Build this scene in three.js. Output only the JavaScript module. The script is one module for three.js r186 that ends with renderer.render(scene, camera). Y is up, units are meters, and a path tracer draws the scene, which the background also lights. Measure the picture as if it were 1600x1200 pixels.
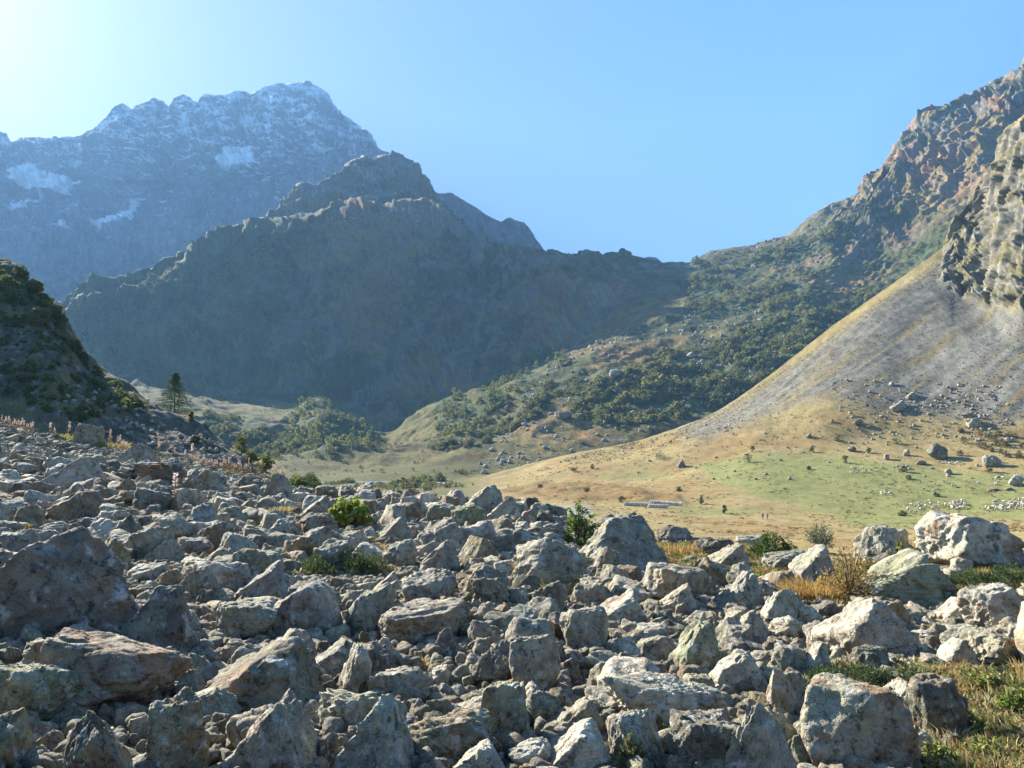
import * as THREE from 'three';
import { mergeGeometries, mergeVertices } from 'three/addons/utils/BufferGeometryUtils.js';
import { MarchingCubes } from 'three/addons/objects/MarchingCubes.js';

// ------------------------------------------------------------ camera, sky, sun, exposure
const scene = new THREE.Scene();
const F = 1156, PITCH = 0.0864, EYE = 1.65;               // focal length in pixels of the 1600 x 1200 photograph
const camera = new THREE.PerspectiveCamera(2 * Math.atan(600 / F) * 180 / Math.PI, 4 / 3, 0.2, 30000);
camera.position.set(0, EYE, 0);
camera.rotation.set(PITCH, 0, 0);
scene.add(camera);

const renderer = new THREE.WebGLRenderer({ antialias: true });
renderer.setSize(1024, 768);
renderer.toneMapping = THREE.LinearToneMapping;
renderer.toneMappingExposure = 4.6;
renderer.shadowMap.enabled = true;

const SUN_EL = 27 * Math.PI / 180, SUN_AZ = 45 * Math.PI / 180;   // ahead and to the left of the view
const sunDir = new THREE.Vector3(-Math.sin(SUN_AZ) * Math.cos(SUN_EL), Math.sin(SUN_EL), -Math.cos(SUN_AZ) * Math.cos(SUN_EL));
const sun = new THREE.DirectionalLight(new THREE.Color(1.0, 0.96, 0.89), 5);
sun.name = 'sun';
sun.position.copy(sunDir).multiplyScalar(3000);
sun.castShadow = true;
sun.shadow.mapSize.set(4096, 4096);
Object.assign(sun.shadow.camera, { left: -900, right: 900, top: 900, bottom: -900, near: 10, far: 8000 });
scene.add(sun, sun.target);
{
  // clear autumn sky: colour by height, brighter towards the sun
  const W = 1024, H = 512, data = new Float32Array(W * H * 4), d = new THREE.Vector3();
  const zen = [0.016, 0.051, 0.138], mid = [0.024, 0.077, 0.19], hor = [0.057, 0.114, 0.197];
  for (let j = 0; j < H; j++) for (let i = 0; i < W; i++) {
    const el = ((j + 0.5) / H - 0.5) * Math.PI, az = ((i + 0.5) / W - 0.5) * 2 * Math.PI;
    d.set(Math.cos(el) * Math.cos(az), Math.sin(el), Math.cos(el) * Math.sin(az));
    const g = Math.acos(Math.min(1, Math.max(-1, d.dot(sunDir)))) * 180 / Math.PI, s = Math.max(0, Math.sin(el));
    const a = Math.min(1, s / 0.5), b = Math.max(0, (s - 0.5) / 0.5), o = (j * W + i) * 4;
    const wide = Math.exp(-g / 30), near = Math.exp(-g / 10);
    for (let c = 0; c < 3; c++) {
      const base = (hor[c] * (1 - a) + mid[c] * a) * (1 - b) + zen[c] * b;
      data[o + c] = base + [0.092, 0.092, 0.07][c] * wide + [0.31, 0.275, 0.23][c] * near;
    }
    data[o + 3] = 1;
  }
  const sky = new THREE.DataTexture(data, W, H, THREE.RGBAFormat, THREE.FloatType);
  sky.mapping = THREE.EquirectangularReflectionMapping;
  sky.magFilter = sky.minFilter = THREE.LinearFilter;
  sky.needsUpdate = true;
  scene.background = sky;
  scene.environment = sky;
}
scene.fog = new THREE.FogExp2(new THREE.Color(0.33, 0.63, 1.0), 0.000095);

// ------------------------------------------------------------ noise and small helpers
function rng(seed) { let a = seed >>> 0; return () => { a = (a + 0x6D2B79F5) >>> 0; let t = a; t = Math.imul(t ^ (t >>> 15), t | 1); t ^= t + Math.imul(t ^ (t >>> 7), t | 61); return ((t ^ (t >>> 14)) >>> 0) / 4294967296; }; }
const PERM = new Uint8Array(512);
{ const r = rng(77), p = [...Array(256).keys()]; for (let i = 255; i > 0; i--) { const j = Math.floor(r() * (i + 1)); [p[i], p[j]] = [p[j], p[i]]; } for (let i = 0; i < 512; i++) PERM[i] = p[i & 255]; }
const fade = t => t * t * t * (t * (t * 6 - 15) + 10), lerp = (a, b, t) => a + (b - a) * t, clamp = (x, a = 0, b = 1) => Math.min(b, Math.max(a, x));
const smooth = (a, b, x) => { const t = clamp((x - a) / (b - a)); return t * t * (3 - 2 * t); };
function grad(h, x, y, z) { h &= 15; const u = h < 8 ? x : y, v = h < 4 ? y : h === 12 || h === 14 ? x : z; return (h & 1 ? -u : u) + (h & 2 ? -v : v); }
function noise(x, y, z, per = 256) {
  let X = Math.floor(x), Y = Math.floor(y), Z = Math.floor(z); x -= X; y -= Y; z -= Z;
  const m = (n) => ((n % per) + per) % per & 255, X1 = m(X + 1), Y1 = m(Y + 1), Z1 = m(Z + 1); X = m(X); Y = m(Y); Z = m(Z);
  const u = fade(x), v = fade(y), w = fade(z), P = PERM;
  const A = P[X] + Y, A1 = P[X] + Y1, B = P[X1] + Y, B1 = P[X1] + Y1;
  return lerp(lerp(lerp(grad(P[P[A & 511] + Z], x, y, z), grad(P[P[B & 511] + Z], x - 1, y, z), u), lerp(grad(P[P[A1 & 511] + Z], x, y - 1, z), grad(P[P[B1 & 511] + Z], x - 1, y - 1, z), u), v),
    lerp(lerp(grad(P[P[A & 511] + Z1], x, y, z - 1), grad(P[P[B & 511] + Z1], x - 1, y, z - 1), u), lerp(grad(P[P[A1 & 511] + Z1], x, y - 1, z - 1), grad(P[P[B1 & 511] + Z1], x - 1, y - 1, z - 1), u), v), w);
}
function fbm(x, y, z, o = 4, g = 0.5) { let s = 0, a = 1, n = 0; for (let i = 0; i < o; i++) { s += a * noise(x, y, z); n += a; a *= g; x = x * 2.03 + 17.1; y = y * 2.03 + 5.3; z = z * 2.03 + 9.7; } return s / n; }
function ridged(x, y, z, o = 4, g = 0.5) { let s = 0, a = 1, n = 0; for (let i = 0; i < o; i++) { const q = 1 - Math.abs(noise(x, y, z)) * 2; s += a * q; n += a; a *= g; x = x * 2.1 + 3.1; y = y * 2.1 + 7.3; z = z * 2.1 + 1.7; } return s / n; }
// broken rock: each cell of an irregular lattice is a flat facet with its own offset and tilt
function facet(x, y, z, tilt = 0.6) {
  const X = Math.floor(x), Y = Math.floor(y), Z = Math.floor(z); let best = 1e9, v = 0;
  for (let k = -1; k <= 1; k++) for (let j = -1; j <= 1; j++) for (let i = -1; i <= 1; i++) {
    const h = PERM[PERM[PERM[(X + i) & 255] + ((Y + j) & 255)] + ((Z + k) & 255)], a = PERM[h], b = PERM[h + 1], c = PERM[h + 2], dx = x - X - i - a / 255, dy = y - Y - j - b / 255, dz = z - Z - k - c / 255, d = dx * dx + dy * dy + dz * dz;
    if (d < best) { best = d; v = PERM[h + 3] / 255 - 0.5 + tilt * (dx * (PERM[h + 4] / 128 - 1) + dy * (PERM[h + 5] / 128 - 1) + dz * (PERM[h + 6] / 128 - 1)); }
  }
  return v;
}
const mixc = (a, b, t) => [a[0] + (b[0] - a[0]) * t, a[1] + (b[1] - a[1]) * t, a[2] + (b[2] - a[2]) * t];
const mulc = (a, k) => [a[0] * k, a[1] * k, a[2] * k];
const ordW = ['', 'first', 'second', 'third', 'fourth', 'fifth', 'sixth', 'seventh', 'eighth', 'ninth', 'tenth', 'eleventh', 'twelfth', 'thirteenth', 'fourteenth', 'fifteenth', 'sixteenth', 'seventeenth', 'eighteenth', 'nineteenth'], tenW = ['', '', 'twent', 'thirt', 'fort', 'fift'];
const ordinal = n => n < 20 ? ordW[n] : n % 10 ? tenW[Math.floor(n / 10)] + 'y-' + ordW[n % 10] : tenW[n / 10] + 'ieth';
const used = {};
function numbered(n) { used[n] = (used[n] || 0) + 1; return used[n] === 1 ? n : n + '_' + String(used[n] - 1).padStart(3, '0'); }
function tag(o, label, category, group) { o.userData.label = label; o.userData.category = category; if (group) o.userData.group = group; return o; }
function shadows(o) { o.traverse(c => { if (c.isMesh) { c.castShadow = true; c.receiveShadow = true; } }); return o; }
function part(name, geo, mat, parent) { const m = new THREE.Mesh(geo, mat); m.name = name; (parent || scene).add(m); shadows(m); return m; }
function thing(name, label, category, group) { const g = new THREE.Group(); g.name = numbered(name); tag(g, label, category, group); scene.add(g); return g; }
// point of the place: where the photograph's pixel lies at a chosen forward distance d (metres)
const CP = Math.cos(PITCH), SP = Math.sin(PITCH);
function P(px, py, d) { const cx = (px - 800) / F, cy = (600 - py) / F, y = cy * CP + SP, z = CP - cy * SP; return [cx / z * d, EYE + y / z * d, -d]; }
function proj(x, y, z) { y -= EYE; const yc = y * CP + z * SP, zc = -y * SP + z * CP; return [800 + F * x / -zc, 600 - F * yc / -zc]; }

// ------------------------------------------------------------ textures (grain of the matter only)
function makeTex(size, fn, srgb) {
  const data = new Uint8Array(size * size * 4);
  for (let j = 0; j < size; j++) for (let i = 0; i < size; i++) {
    const c = fn(i / size, j / size), o = (j * size + i) * 4;
    for (let k = 0; k < 3; k++) { let v = clamp(c[k]); if (srgb) v = v <= 0.0031308 ? v * 12.92 : 1.055 * Math.pow(v, 1 / 2.4) - 0.055; data[o + k] = Math.round(v * 255); }
    data[o + 3] = 255;
  }
  const t = new THREE.DataTexture(data, size, size);
  t.wrapS = t.wrapT = THREE.RepeatWrapping; t.magFilter = THREE.LinearFilter; t.minFilter = THREE.LinearMipmapLinearFilter; t.generateMipmaps = true;
  if (srgb) t.colorSpace = THREE.SRGBColorSpace;
  t.needsUpdate = true; return t;
}
function pf(u, v, f, o, z = 0, g = 0.55) { let s = 0, a = 1, n = 0; for (let i = 0; i < o; i++) { s += a * noise(u * f, v * f, z + i * 3.7, f); n += a; a *= g; f *= 2; } return s / n; }
const texRock = makeTex(512, (u, v) => {
  const a = pf(u, v, 4, 7, 0.3, 0.72), sp = pf(u, v, 96, 3, 8.1, 0.7), l = smooth(0.12, 0.26, pf(u, v, 10, 6, 20.2, 0.65)), dk = smooth(0.08, 0.24, pf(u, v, 14, 6, 40.4, 0.68)), wt = smooth(0.2, 0.3, pf(u, v, 28, 4, 60.6, 0.6)), rs = smooth(0.16, 0.32, pf(u, v, 5, 6, 33.3, 0.65));
  const k = 0.74 + 0.95 * a + 0.6 * sp; let c = [k, k * 0.985, k * 0.94]; c = mixc(c, [0.92, 0.93, 0.70], 0.45 * l); c = mixc(c, [0.78, 0.60, 0.42], 0.4 * rs); c = mulc(c, 1 - 0.58 * dk); return mixc(c, [1, 0.99, 0.93], 0.62 * wt);
}, true);
const texRockBump = makeTex(512, (u, v) => { const a = pf(u, v, 5, 8, 3.3, 0.74), c = Math.abs(pf(u, v + 0.05 * pf(u, v, 4, 2, 6.6), 4, 2, 50.5)), m = smooth(0, 0.2, pf(u, v, 5, 3, 71.5)); const k = 0.5 + 0.95 * a - 0.22 * m * smooth(0.03, 0, c); return [k, k, k]; }, false);
const texGround = makeTex(512, (u, v) => { const a = pf(u, v, 6, 7, 70.3, 0.72), b = pf(u, v, 48, 3, 81.2, 0.7); const k = 0.74 + 0.55 * a + 0.42 * b; return [k * (1 + 0.08 * b), k, k * (0.97 - 0.06 * a)]; }, true);
const texGroundBump = makeTex(512, (u, v) => { const k = 0.5 + 0.6 * pf(u, v, 12, 6, 90.9, 0.72); return [k, k, k]; }, false);
function clonedTex(t, r) { const c = t.clone(); c.repeat.set(r, r); c.needsUpdate = true; return c; }
function terrainMat(rep, bump) { return new THREE.MeshPhysicalMaterial({ vertexColors: true, roughness: 1, metalness: 0, specularIntensity: 0.12, map: clonedTex(texGround, rep), bumpMap: clonedTex(texGroundBump, rep), bumpScale: bump }); }

// ------------------------------------------------------------ terrain: surfaces lofted through contour lines at their real distances
function along(c) {   // monotone cubic through [px, py, d] (linear for the jagged skylines)
  const n = c.length, lin = c.linear;
  const tan = k => { const m = new Array(n).fill(0), s = []; for (let i = 0; i < n - 1; i++) s.push((c[i + 1][k] - c[i][k]) / (c[i + 1][0] - c[i][0])); for (let i = 1; i < n - 1; i++) m[i] = s[i - 1] * s[i] <= 0 ? 0 : 2 * s[i - 1] * s[i] / (s[i - 1] + s[i]); m[0] = s[0] || 0; m[n - 1] = s[n - 2] || 0; return m; };
  const T = [null, tan(1), tan(2)];
  return px => {
    if (px <= c[0][0]) return [c[0][1], c[0][2]]; if (px >= c[n - 1][0]) return [c[n - 1][1], c[n - 1][2]];
    let i = 0; while (c[i + 1][0] < px) i++;
    const h = c[i + 1][0] - c[i][0], t = (px - c[i][0]) / h;
    return [1, 2].map(k => { const a = c[i][k], b = c[i + 1][k]; if (lin && k === 1) return a + (b - a) * t; const t2 = t * t, t3 = t2 * t; return a * (2 * t3 - 3 * t2 + 1) + T[k][i] * h * (t3 - 2 * t2 + t) + b * (3 * t2 - 2 * t3) + T[k][i + 1] * h * (t3 - t2); });
  };
}
function loft({ name, label, curves, u0, u1, nu, rows, displace, color, mat, tile, round = 1 }) {
  const fs = curves.map(along), nc = curves.length, seg = rows.reduce((a, b) => a + b, 0), nv = seg + 1, nw = nu + 1, N = nw * nv;
  const base = new Float32Array(N * 3), vs = new Float32Array(N);
  for (let i = 0; i < nw; i++) {
    const px = u0 + (u1 - u0) * i / nu, C = fs.map(f => { const [py, d] = f(px); return P(px, py, d); });
    let j = 0;
    for (let s = 0; s < nc - 1; s++) for (let k = 0; k <= rows[s]; k++) {
      if (k === rows[s] && s < nc - 2) continue;
      const t = k / rows[s], p0 = C[Math.max(0, s - 1)], p1 = C[s], p2 = C[s + 1], p3 = C[Math.min(nc - 1, s + 2)], o = (j * nw + i) * 3;
      for (let a = 0; a < 3; a++) { const m1 = s === nc - 2 ? p2[a] - p1[a] : (p2[a] - p0[a]) * 0.5 * round, m2 = s >= nc - 3 ? p2[a] - p1[a] : (p3[a] - p1[a]) * 0.5 * round, t2 = t * t, t3 = t2 * t; base[o + a] = a === 2 || round ? (p1[a] * (2 * t3 - 3 * t2 + 1) + m1 * (t3 - 2 * t2 + t) + p2[a] * (3 * t2 - 2 * t3) + m2 * (t3 - t2)) : lerp(p1[a], p2[a], t); }
      vs[j * nw + i] = s + t; j++;
    }
  }
  const index = new Uint32Array(nu * (nv - 1) * 6); let q = 0;
  for (let j = 0; j < nv - 1; j++) for (let i = 0; i < nu; i++) { const a = j * nw + i, b = a + 1, c = a + nw, d = c + 1; index[q++] = a; index[q++] = b; index[q++] = c; index[q++] = b; index[q++] = d; index[q++] = c; }
  const g = new THREE.BufferGeometry();
  g.setAttribute('position', new THREE.BufferAttribute(base, 3)); g.setIndex(new THREE.BufferAttribute(index, 1)); g.computeVertexNormals();
  const nb = g.attributes.normal.array, pos = new Float32Array(N * 3), uv = new Float32Array(N * 2), col = new Float32Array(N * 3);
  for (let j = 0; j < nv; j++) for (let i = 0; i < nw; i++) {
    const k = j * nw + i, x = base[k * 3], y = base[k * 3 + 1], z = base[k * 3 + 2], px = u0 + (u1 - u0) * i / nu;
    const dd = displace(x, y, z, px, vs[k]), [dn, dy] = Array.isArray(dd) ? dd : [dd, 0];
    pos[k * 3] = x + nb[k * 3] * dn; pos[k * 3 + 1] = y + nb[k * 3 + 1] * dn + dy; pos[k * 3 + 2] = z + nb[k * 3 + 2] * dn;
    uv[k * 2] = (x + 0.35 * y) / tile;
    uv[k * 2 + 1] = (z * 0.8 + y * 0.9) / tile;
  }
  g.setAttribute('position', new THREE.BufferAttribute(pos, 3)); g.setAttribute('uv', new THREE.BufferAttribute(uv, 2)); g.computeVertexNormals();
  const nn = g.attributes.normal.array;
  for (let j = 0; j < nv; j++) for (let i = 0; i < nw; i++) {
    const k = j * nw + i, px = u0 + (u1 - u0) * i / nu, [qx, qy] = proj(base[k * 3], base[k * 3 + 1], base[k * 3 + 2]);
    const c = color(pos[k * 3], pos[k * 3 + 1], pos[k * 3 + 2], px, vs[k], qy, nn[k * 3 + 1]);
    col[k * 3] = c[0]; col[k * 3 + 1] = c[1]; col[k * 3 + 2] = c[2];
  }
  g.setAttribute('color', new THREE.BufferAttribute(col, 3));
  const m = part(name, g, mat); m.name = numbered(name); m.userData.kind = 'structure'; if (label) m.userData.label = label;
  return surface(m, pos, nw, nv);
}
// look-up of surface points by where they appear in the photograph
function surface(mesh, pos, nw, nv) {
  const bins = new Map(), N = nw * nv, sp = new Float32Array(N * 2);
  for (let k = 0; k < N; k++) { const [a, b] = proj(pos[k * 3], pos[k * 3 + 1], pos[k * 3 + 2]); sp[k * 2] = a; sp[k * 2 + 1] = b; const key = Math.floor(a / 8) * 4096 + Math.floor(b / 8); let l = bins.get(key); if (!l) bins.set(key, l = []); l.push(k); }
  const nrm = mesh.geometry.attributes.normal.array;
  return {
    mesh, pos, sp, N, nrm,
    at(px, py) {
      let best = -1, bd = 1e9; const bx = Math.floor(px / 8), by = Math.floor(py / 8);
      for (let r = 1; r < 6 && best < 0; r++) for (let i = -r; i <= r; i++) for (let j = -r; j <= r; j++) for (const k of bins.get((bx + i) * 4096 + by + j) || []) { const d2 = (sp[k * 2] - px) ** 2 + (sp[k * 2 + 1] - py) ** 2 + Math.max(0, -pos[k * 3 + 2]) * 0.02; if (d2 < bd) { bd = d2; best = k; } }
      return best < 0 ? null : new THREE.Vector3(pos[best * 3], pos[best * 3 + 1], pos[best * 3 + 2]);
    },
    within(poly) { const out = []; for (let k = 0; k < N; k++) if (inside(poly, sp[k * 2], sp[k * 2 + 1])) out.push(k); return out; },
  };
}
function inside(poly, x, y) { let c = false; for (let i = 0, j = poly.length - 1; i < poly.length; j = i++) { const [xi, yi] = poly[i], [xj, yj] = poly[j]; if ((yi > y) !== (yj > y) && x < (xj - xi) * (y - yi) / (yj - yi) + xi) c = !c; } return c; }
function edge(poly, x, y) { let m = 1e9; for (let i = 0, j = poly.length - 1; i < poly.length; j = i++) { const [x1, y1] = poly[j], [x2, y2] = poly[i], dx = x2 - x1, dy = y2 - y1, t = clamp(((x - x1) * dx + (y - y1) * dy) / (dx * dx + dy * dy)); m = Math.min(m, Math.hypot(x - x1 - t * dx, y - y1 - t * dy)); } return inside(poly, x, y) ? m : -m; }

// ------------------------------------------------------------ far snowy massif
const skyFar = [[-700, 420, 3071], [-400, 300, 3224], [-200, 240, 3301], [-60, 215, 3378], [0, 205, 3378], [10, 209, 3378], [20, 226, 3378], [30, 215, 3378], [60, 214, 3378], [95, 218, 3378], [130, 217, 3378], [148, 208, 3378], [165, 188, 3417], [178, 172, 3417], [192, 163, 3417], [206, 172, 3417], [213, 165, 3417], [226, 160, 3417], [240, 153, 3417], [254, 163, 3417], [265, 168, 3417], [274, 156, 3417], [288, 151, 3417], [300, 158, 3417], [310, 161, 3417], [320, 149, 3417], [345, 151, 3454], [358, 153, 3454], [372, 146, 3454], [382, 146, 3454], [394, 152, 3454], [405, 142, 3454], [420, 134, 3454], [445, 131, 3454], [482, 131, 3454], [498, 137, 3454], [510, 145, 3417], [519, 160, 3378], [528, 174, 3378], [540, 186, 3340], [556, 196, 3301], [563, 206, 3301], [572, 205, 3301], [579, 214, 3262], [590, 229, 3224], [600, 237, 3224], [612, 244, 3224], [640, 268, 3148], [700, 330, 3071], [800, 430, 2917]];
skyFar.linear = true;
const lower = (c, dpy, dd) => c.map(([a, b, d]) => [a, b + dpy, d + dd]);
const snow1 = [[28, 285], [45, 262], [70, 262], [90, 278], [128, 278], [118, 290], [98, 302], [62, 298]], snow2 = [[340, 247], [370, 232], [398, 229], [402, 246], [412, 256], [372, 265], [352, 258]], snow3 = [[136, 358], [172, 346], [198, 336], [196, 308], [211, 315], [207, 345], [168, 356]], snow4 = [[0, 325], [30, 318], [64, 305], [60, 314], [28, 328], [0, 332]], snow5 = [[74, 358], [98, 346], [104, 360]];
const massif = loft({
  name: 'snowy_mountain', label: 'distant snow-dusted mountain massif with jagged rock crest', u0: -700, u1: 800, nu: 620, rows: [20, 110, 110, 16], tile: 900, round: 0,
  curves: [[[-700, 740, 1971], [0, 690, 2023], [300, 660, 2075], [800, 620, 2230]], [[-700, 600, 2334], [0, 470, 2490], [200, 440, 2542], [500, 400, 2594], [800, 520, 2594]], [[-700, 500, 2749], [-200, 350, 2905], [0, 300, 2957], [200, 290, 2998], [350, 280, 2998], [500, 270, 2998], [600, 330, 2957], [800, 480, 2853]], skyFar, lower(skyFar, 260, 300)],
  displace: (x, y, z, px, v) => { x *= 0.75; y *= 0.75; z *= 0.75; const k = smooth(3.3, 2.85, v) * 0.75 + 0.25; return 1.33 * (k * (46 * ridged(x / 210 - y / 500, y / 320, z / 210, 6, 0.6) - 20) + (26 * facet(x / 60 + y / 90, y / 42 - x / 150, z / 60) + 12 * facet(x / 24 + y / 40, y / 15 - x / 70, z / 24) + 5 * facet(x / 9, y / 6 - x / 30, z / 9)) * (0.2 + 0.8 * smooth(3.0, 2.75, v))); },
  color: (x, y, z, px, v, py, ny) => {
    const f = fbm(x / 34 + y / 50, y / 17 - x / 60, z / 34, 5, 0.65); const f2 = 0.5 * f + 0.75 * fbm(x / 95 + y / 120, y / 44 - x / 160, z / 95, 4, 0.6); let c = mixc([0.15, 0.15, 0.16], [0.25, 0.245, 0.25], clamp(0.5 + 1.3 * f));
    const e = Math.max(...[snow1, snow2, snow3, snow4, snow5].map(s => edge(s, px, py))), hi = smooth(330, 190, py);
    const s = Math.max(smooth(-1, 1.5, e + 9 * fbm(x / 26, y / 20, z / 26, 4)), hi * smooth(0.06, 0.17, f2 + 0.3 * (ny - 0.55) + 0.2 * hi - 0.05), 0.6 * smooth(430, 300, py) * smooth(0.22, 0.29, f2 + 0.3 * (ny - 0.5)));
    return mixc(c, [0.82, 0.84, 0.87], s);
  }, mat: terrainMat(1, 2),
});

// ------------------------------------------------------------ far ridge behind the shadowed summit
const skyRidge = [[560, 280, 2140], [640, 270, 2140], [684, 300, 2103], [703, 301, 2103], [716, 308, 2103], [728, 315, 2066], [745, 325, 2066], [759, 337, 2030], [772, 342, 2030], [783, 347, 2030], [790, 343, 2030], [797, 341, 2030], [806, 344, 2030], [819, 347, 2030], [826, 354, 2030], [833, 364, 2030], [840, 376, 1993], [850, 392, 1993], [900, 415, 1919], [958, 402, 1845], [985, 400, 1845], [1000, 404, 1845], [1012, 402, 1845], [1024, 403, 1845], [1031, 409, 1845], [1046, 425, 1845], [1100, 450, 1845]];
skyRidge.linear = true;
loft({
  name: 'far_ridge', label: 'hazy blue rock ridge behind the shadowed mountain', u0: 560, u1: 1100, nu: 260, rows: [60, 8], tile: 500, round: 0, curves: [lower(skyRidge, 170, -350), skyRidge, lower(skyRidge, 80, 300)],
  displace: (x, y, z, px, v) => (22 * ridged(x / 120, y / 200, z / 120, 4, 0.6) - 12) * (v > 0.9 ? 0.4 : 1),
  color: (x, y, z) => { const f = fbm(x / 40, y / 25, z / 40, 4, 0.6); return mixc([0.15, 0.14, 0.13], [0.25, 0.24, 0.23], clamp(0.5 + 1.4 * f)); }, mat: terrainMat(1, 1.5),
});

// ------------------------------------------------------------ mountain in shade and the lit mountainside right of the col (one loft, cut at the col)
const crest = [[-500, 690, 1330], [-250, 600, 1360], [0, 520, 1372], [110, 470, 1372], [145, 455, 1378], [180, 440, 1390], [215, 424, 1393], [250, 410, 1396], [300, 389, 1420], [350, 366, 1444], [400, 345, 1474], [418, 338, 1574], [432, 328, 1604], [440, 314, 1627], [452, 303, 1641], [470, 292, 1664], [500, 285, 1687], [520, 279, 1709], [535, 270, 1724], [556, 257, 1761], [572, 251, 1784], [590, 250, 1799], [604, 246, 1846], [628, 244, 1862], [640, 250, 1854], [648, 258, 1839], [652, 270, 1824], [664, 280, 1802], [674, 288, 1779], [682, 303, 1749], [690, 322, 1712], [708, 338, 1616], [725, 350, 1525], [740, 366, 1444], [753, 380, 1380], [780, 384, 1381], [809, 383, 1383], [844, 384, 1384], [880, 391, 1386], [904, 395, 1387], [912, 391, 1388], [932, 390, 1389], [960, 398, 1390], [1000, 405, 1332], [1036, 413, 1334], [1060, 410, 1335], [1078, 411, 1340], [1100, 401, 1360], [1112, 394, 1360], [1140, 389, 1340], [1170, 384, 1330], [1200, 375, 1320], [1225, 366, 1310], [1250, 357, 1290], [1260, 346, 1285], [1280, 334, 1280], [1310, 318, 1330], [1330, 316, 1325], [1350, 306, 1320], [1372, 292, 1310], [1382, 272, 1305], [1390, 255, 1300], [1400, 236, 1290], [1412, 219, 1285], [1424, 207, 1280], [1440, 190, 1270], [1455, 177, 1265], [1470, 169, 1260], [1492, 167, 1250], [1500, 165, 1245], [1512, 155, 1240], [1530, 150, 1230], [1545, 147, 1220], [1560, 134, 1210], [1580, 115, 1190], [1600, 98, 1180], [1700, 30, 1150], [1900, -80, 1100]];
crest.linear = true;
const headCurves = [
  [[-500, 775, 330], [-250, 770, 380], [100, 765, 420], [300, 757, 460], [450, 753, 470], [600, 752, 460], [750, 750, 460], [900, 742, 490], [1000, 736, 520], [1100, 729, 540], [1200, 724, 560], [1900, 715, 560]],
  [[-500, 730, 560], [100, 700, 640], [250, 690, 680], [340, 700, 660], [450, 706, 640], [560, 716, 590], [650, 706, 640], [760, 692, 640], [850, 682, 620], [1000, 662, 620], [1100, 640, 640], [1200, 612, 660], [1400, 560, 700], [1900, 520, 700]],
  [[-500, 690, 900], [-250, 660, 950], [100, 610, 980], [250, 630, 830], [340, 648, 800], [450, 655, 790], [500, 640, 800], [545, 668, 790], [600, 688, 790], [640, 668, 810], [680, 640, 830], [760, 608, 850], [850, 568, 870], [950, 540, 890], [1060, 498, 970], [1150, 500, 920], [1250, 490, 890], [1400, 430, 950], [1600, 330, 900], [1900, 250, 850]],
  [[-500, 675, 1100], [100, 590, 1180], [250, 590, 1190], [450, 602, 1200], [520, 608, 1190], [600, 632, 1180], [680, 600, 1180], [760, 570, 1180], [850, 540, 1160], [950, 505, 1150], [1000, 482, 1150], [1060, 460, 1110], [1150, 446, 1070], [1250, 430, 1040], [1400, 350, 1100], [1600, 230, 1000], [1900, 130, 950]],
  [[-500, 690, 1260], [-250, 605, 1290], [100, 494, 1310], [250, 438, 1330], [350, 394, 1330], [430, 366, 1330], [500, 348, 1340], [560, 338, 1350], [650, 338, 1370], [700, 350, 1370], [725, 369, 1360], [753, 396, 1320], [850, 402, 1305], [950, 413, 1285], [1050, 431, 1235], [1100, 424, 1215], [1150, 416, 1195], [1250, 388, 1155], [1400, 284, 1175], [1600, 154, 1045], [1900, 44, 995]],
  [[-500, 689, 1280], [-250, 603, 1310], [100, 490, 1325], [250, 432, 1370], [350, 387, 1440], [430, 357, 1490], [500, 339, 1530], [560, 328, 1560], [650, 326, 1600], [700, 340, 1590], [725, 363, 1530], [753, 392, 1345], [850, 399, 1325], [950, 410, 1305], [1050, 428, 1255], [1100, 420, 1235], [1150, 412, 1215], [1250, 382, 1175], [1400, 276, 1188], [1600, 146, 1058], [1900, 36, 1008]],
  crest, lower(crest, 130, 420)];
const alderZones = [
  [[1050, 432], [1120, 432], [1148, 462], [1170, 490], [1120, 500], [1060, 492], [1078, 470]], [[1140, 440], [1200, 432], [1290, 462], [1282, 478], [1230, 495], [1170, 485]],
  [[1480, 380], [1490, 400], [1400, 445], [1300, 515], [1212, 585], [1150, 625], [1060, 655], [980, 665], [905, 655], [880, 620], [960, 590], [1040, 550], [1110, 540], [1160, 520], [1210, 500], [1300, 480], [1380, 440], [1440, 385]],
  [[1080, 410], [1180, 392], [1260, 372], [1330, 345], [1345, 365], [1300, 395], [1230, 410], [1160, 432], [1100, 425]], [[1240, 425], [1310, 410], [1300, 425], [1250, 440]],
  [[110, 480], [180, 455], [300, 400], [420, 352], [445, 372], [380, 420], [300, 490], [240, 580], [180, 610], [140, 560]],
  [[480, 590], [500, 590], [520, 640], [590, 680], [590, 705], [545, 712], [490, 720], [445, 715], [440, 680], [470, 630]], [[770, 560], [800, 560], [805, 600], [790, 650], [740, 680], [685, 690], [680, 640], [715, 610], [740, 640]], [[820, 548], [885, 545], [880, 590], [840, 615], [815, 640], [805, 610]],
  [[880, 570], [935, 560], [900, 610], [830, 660], [770, 690], [700, 705], [660, 700], [740, 690], [820, 640]], [[320, 640], [400, 660], [440, 690], [440, 720], [380, 710], [320, 670]]];
const zoneAt = (px, py, w) => { let m = -1e9; for (const p of alderZones) m = Math.max(m, edge(p, px, py)); return m + w; };
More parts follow.
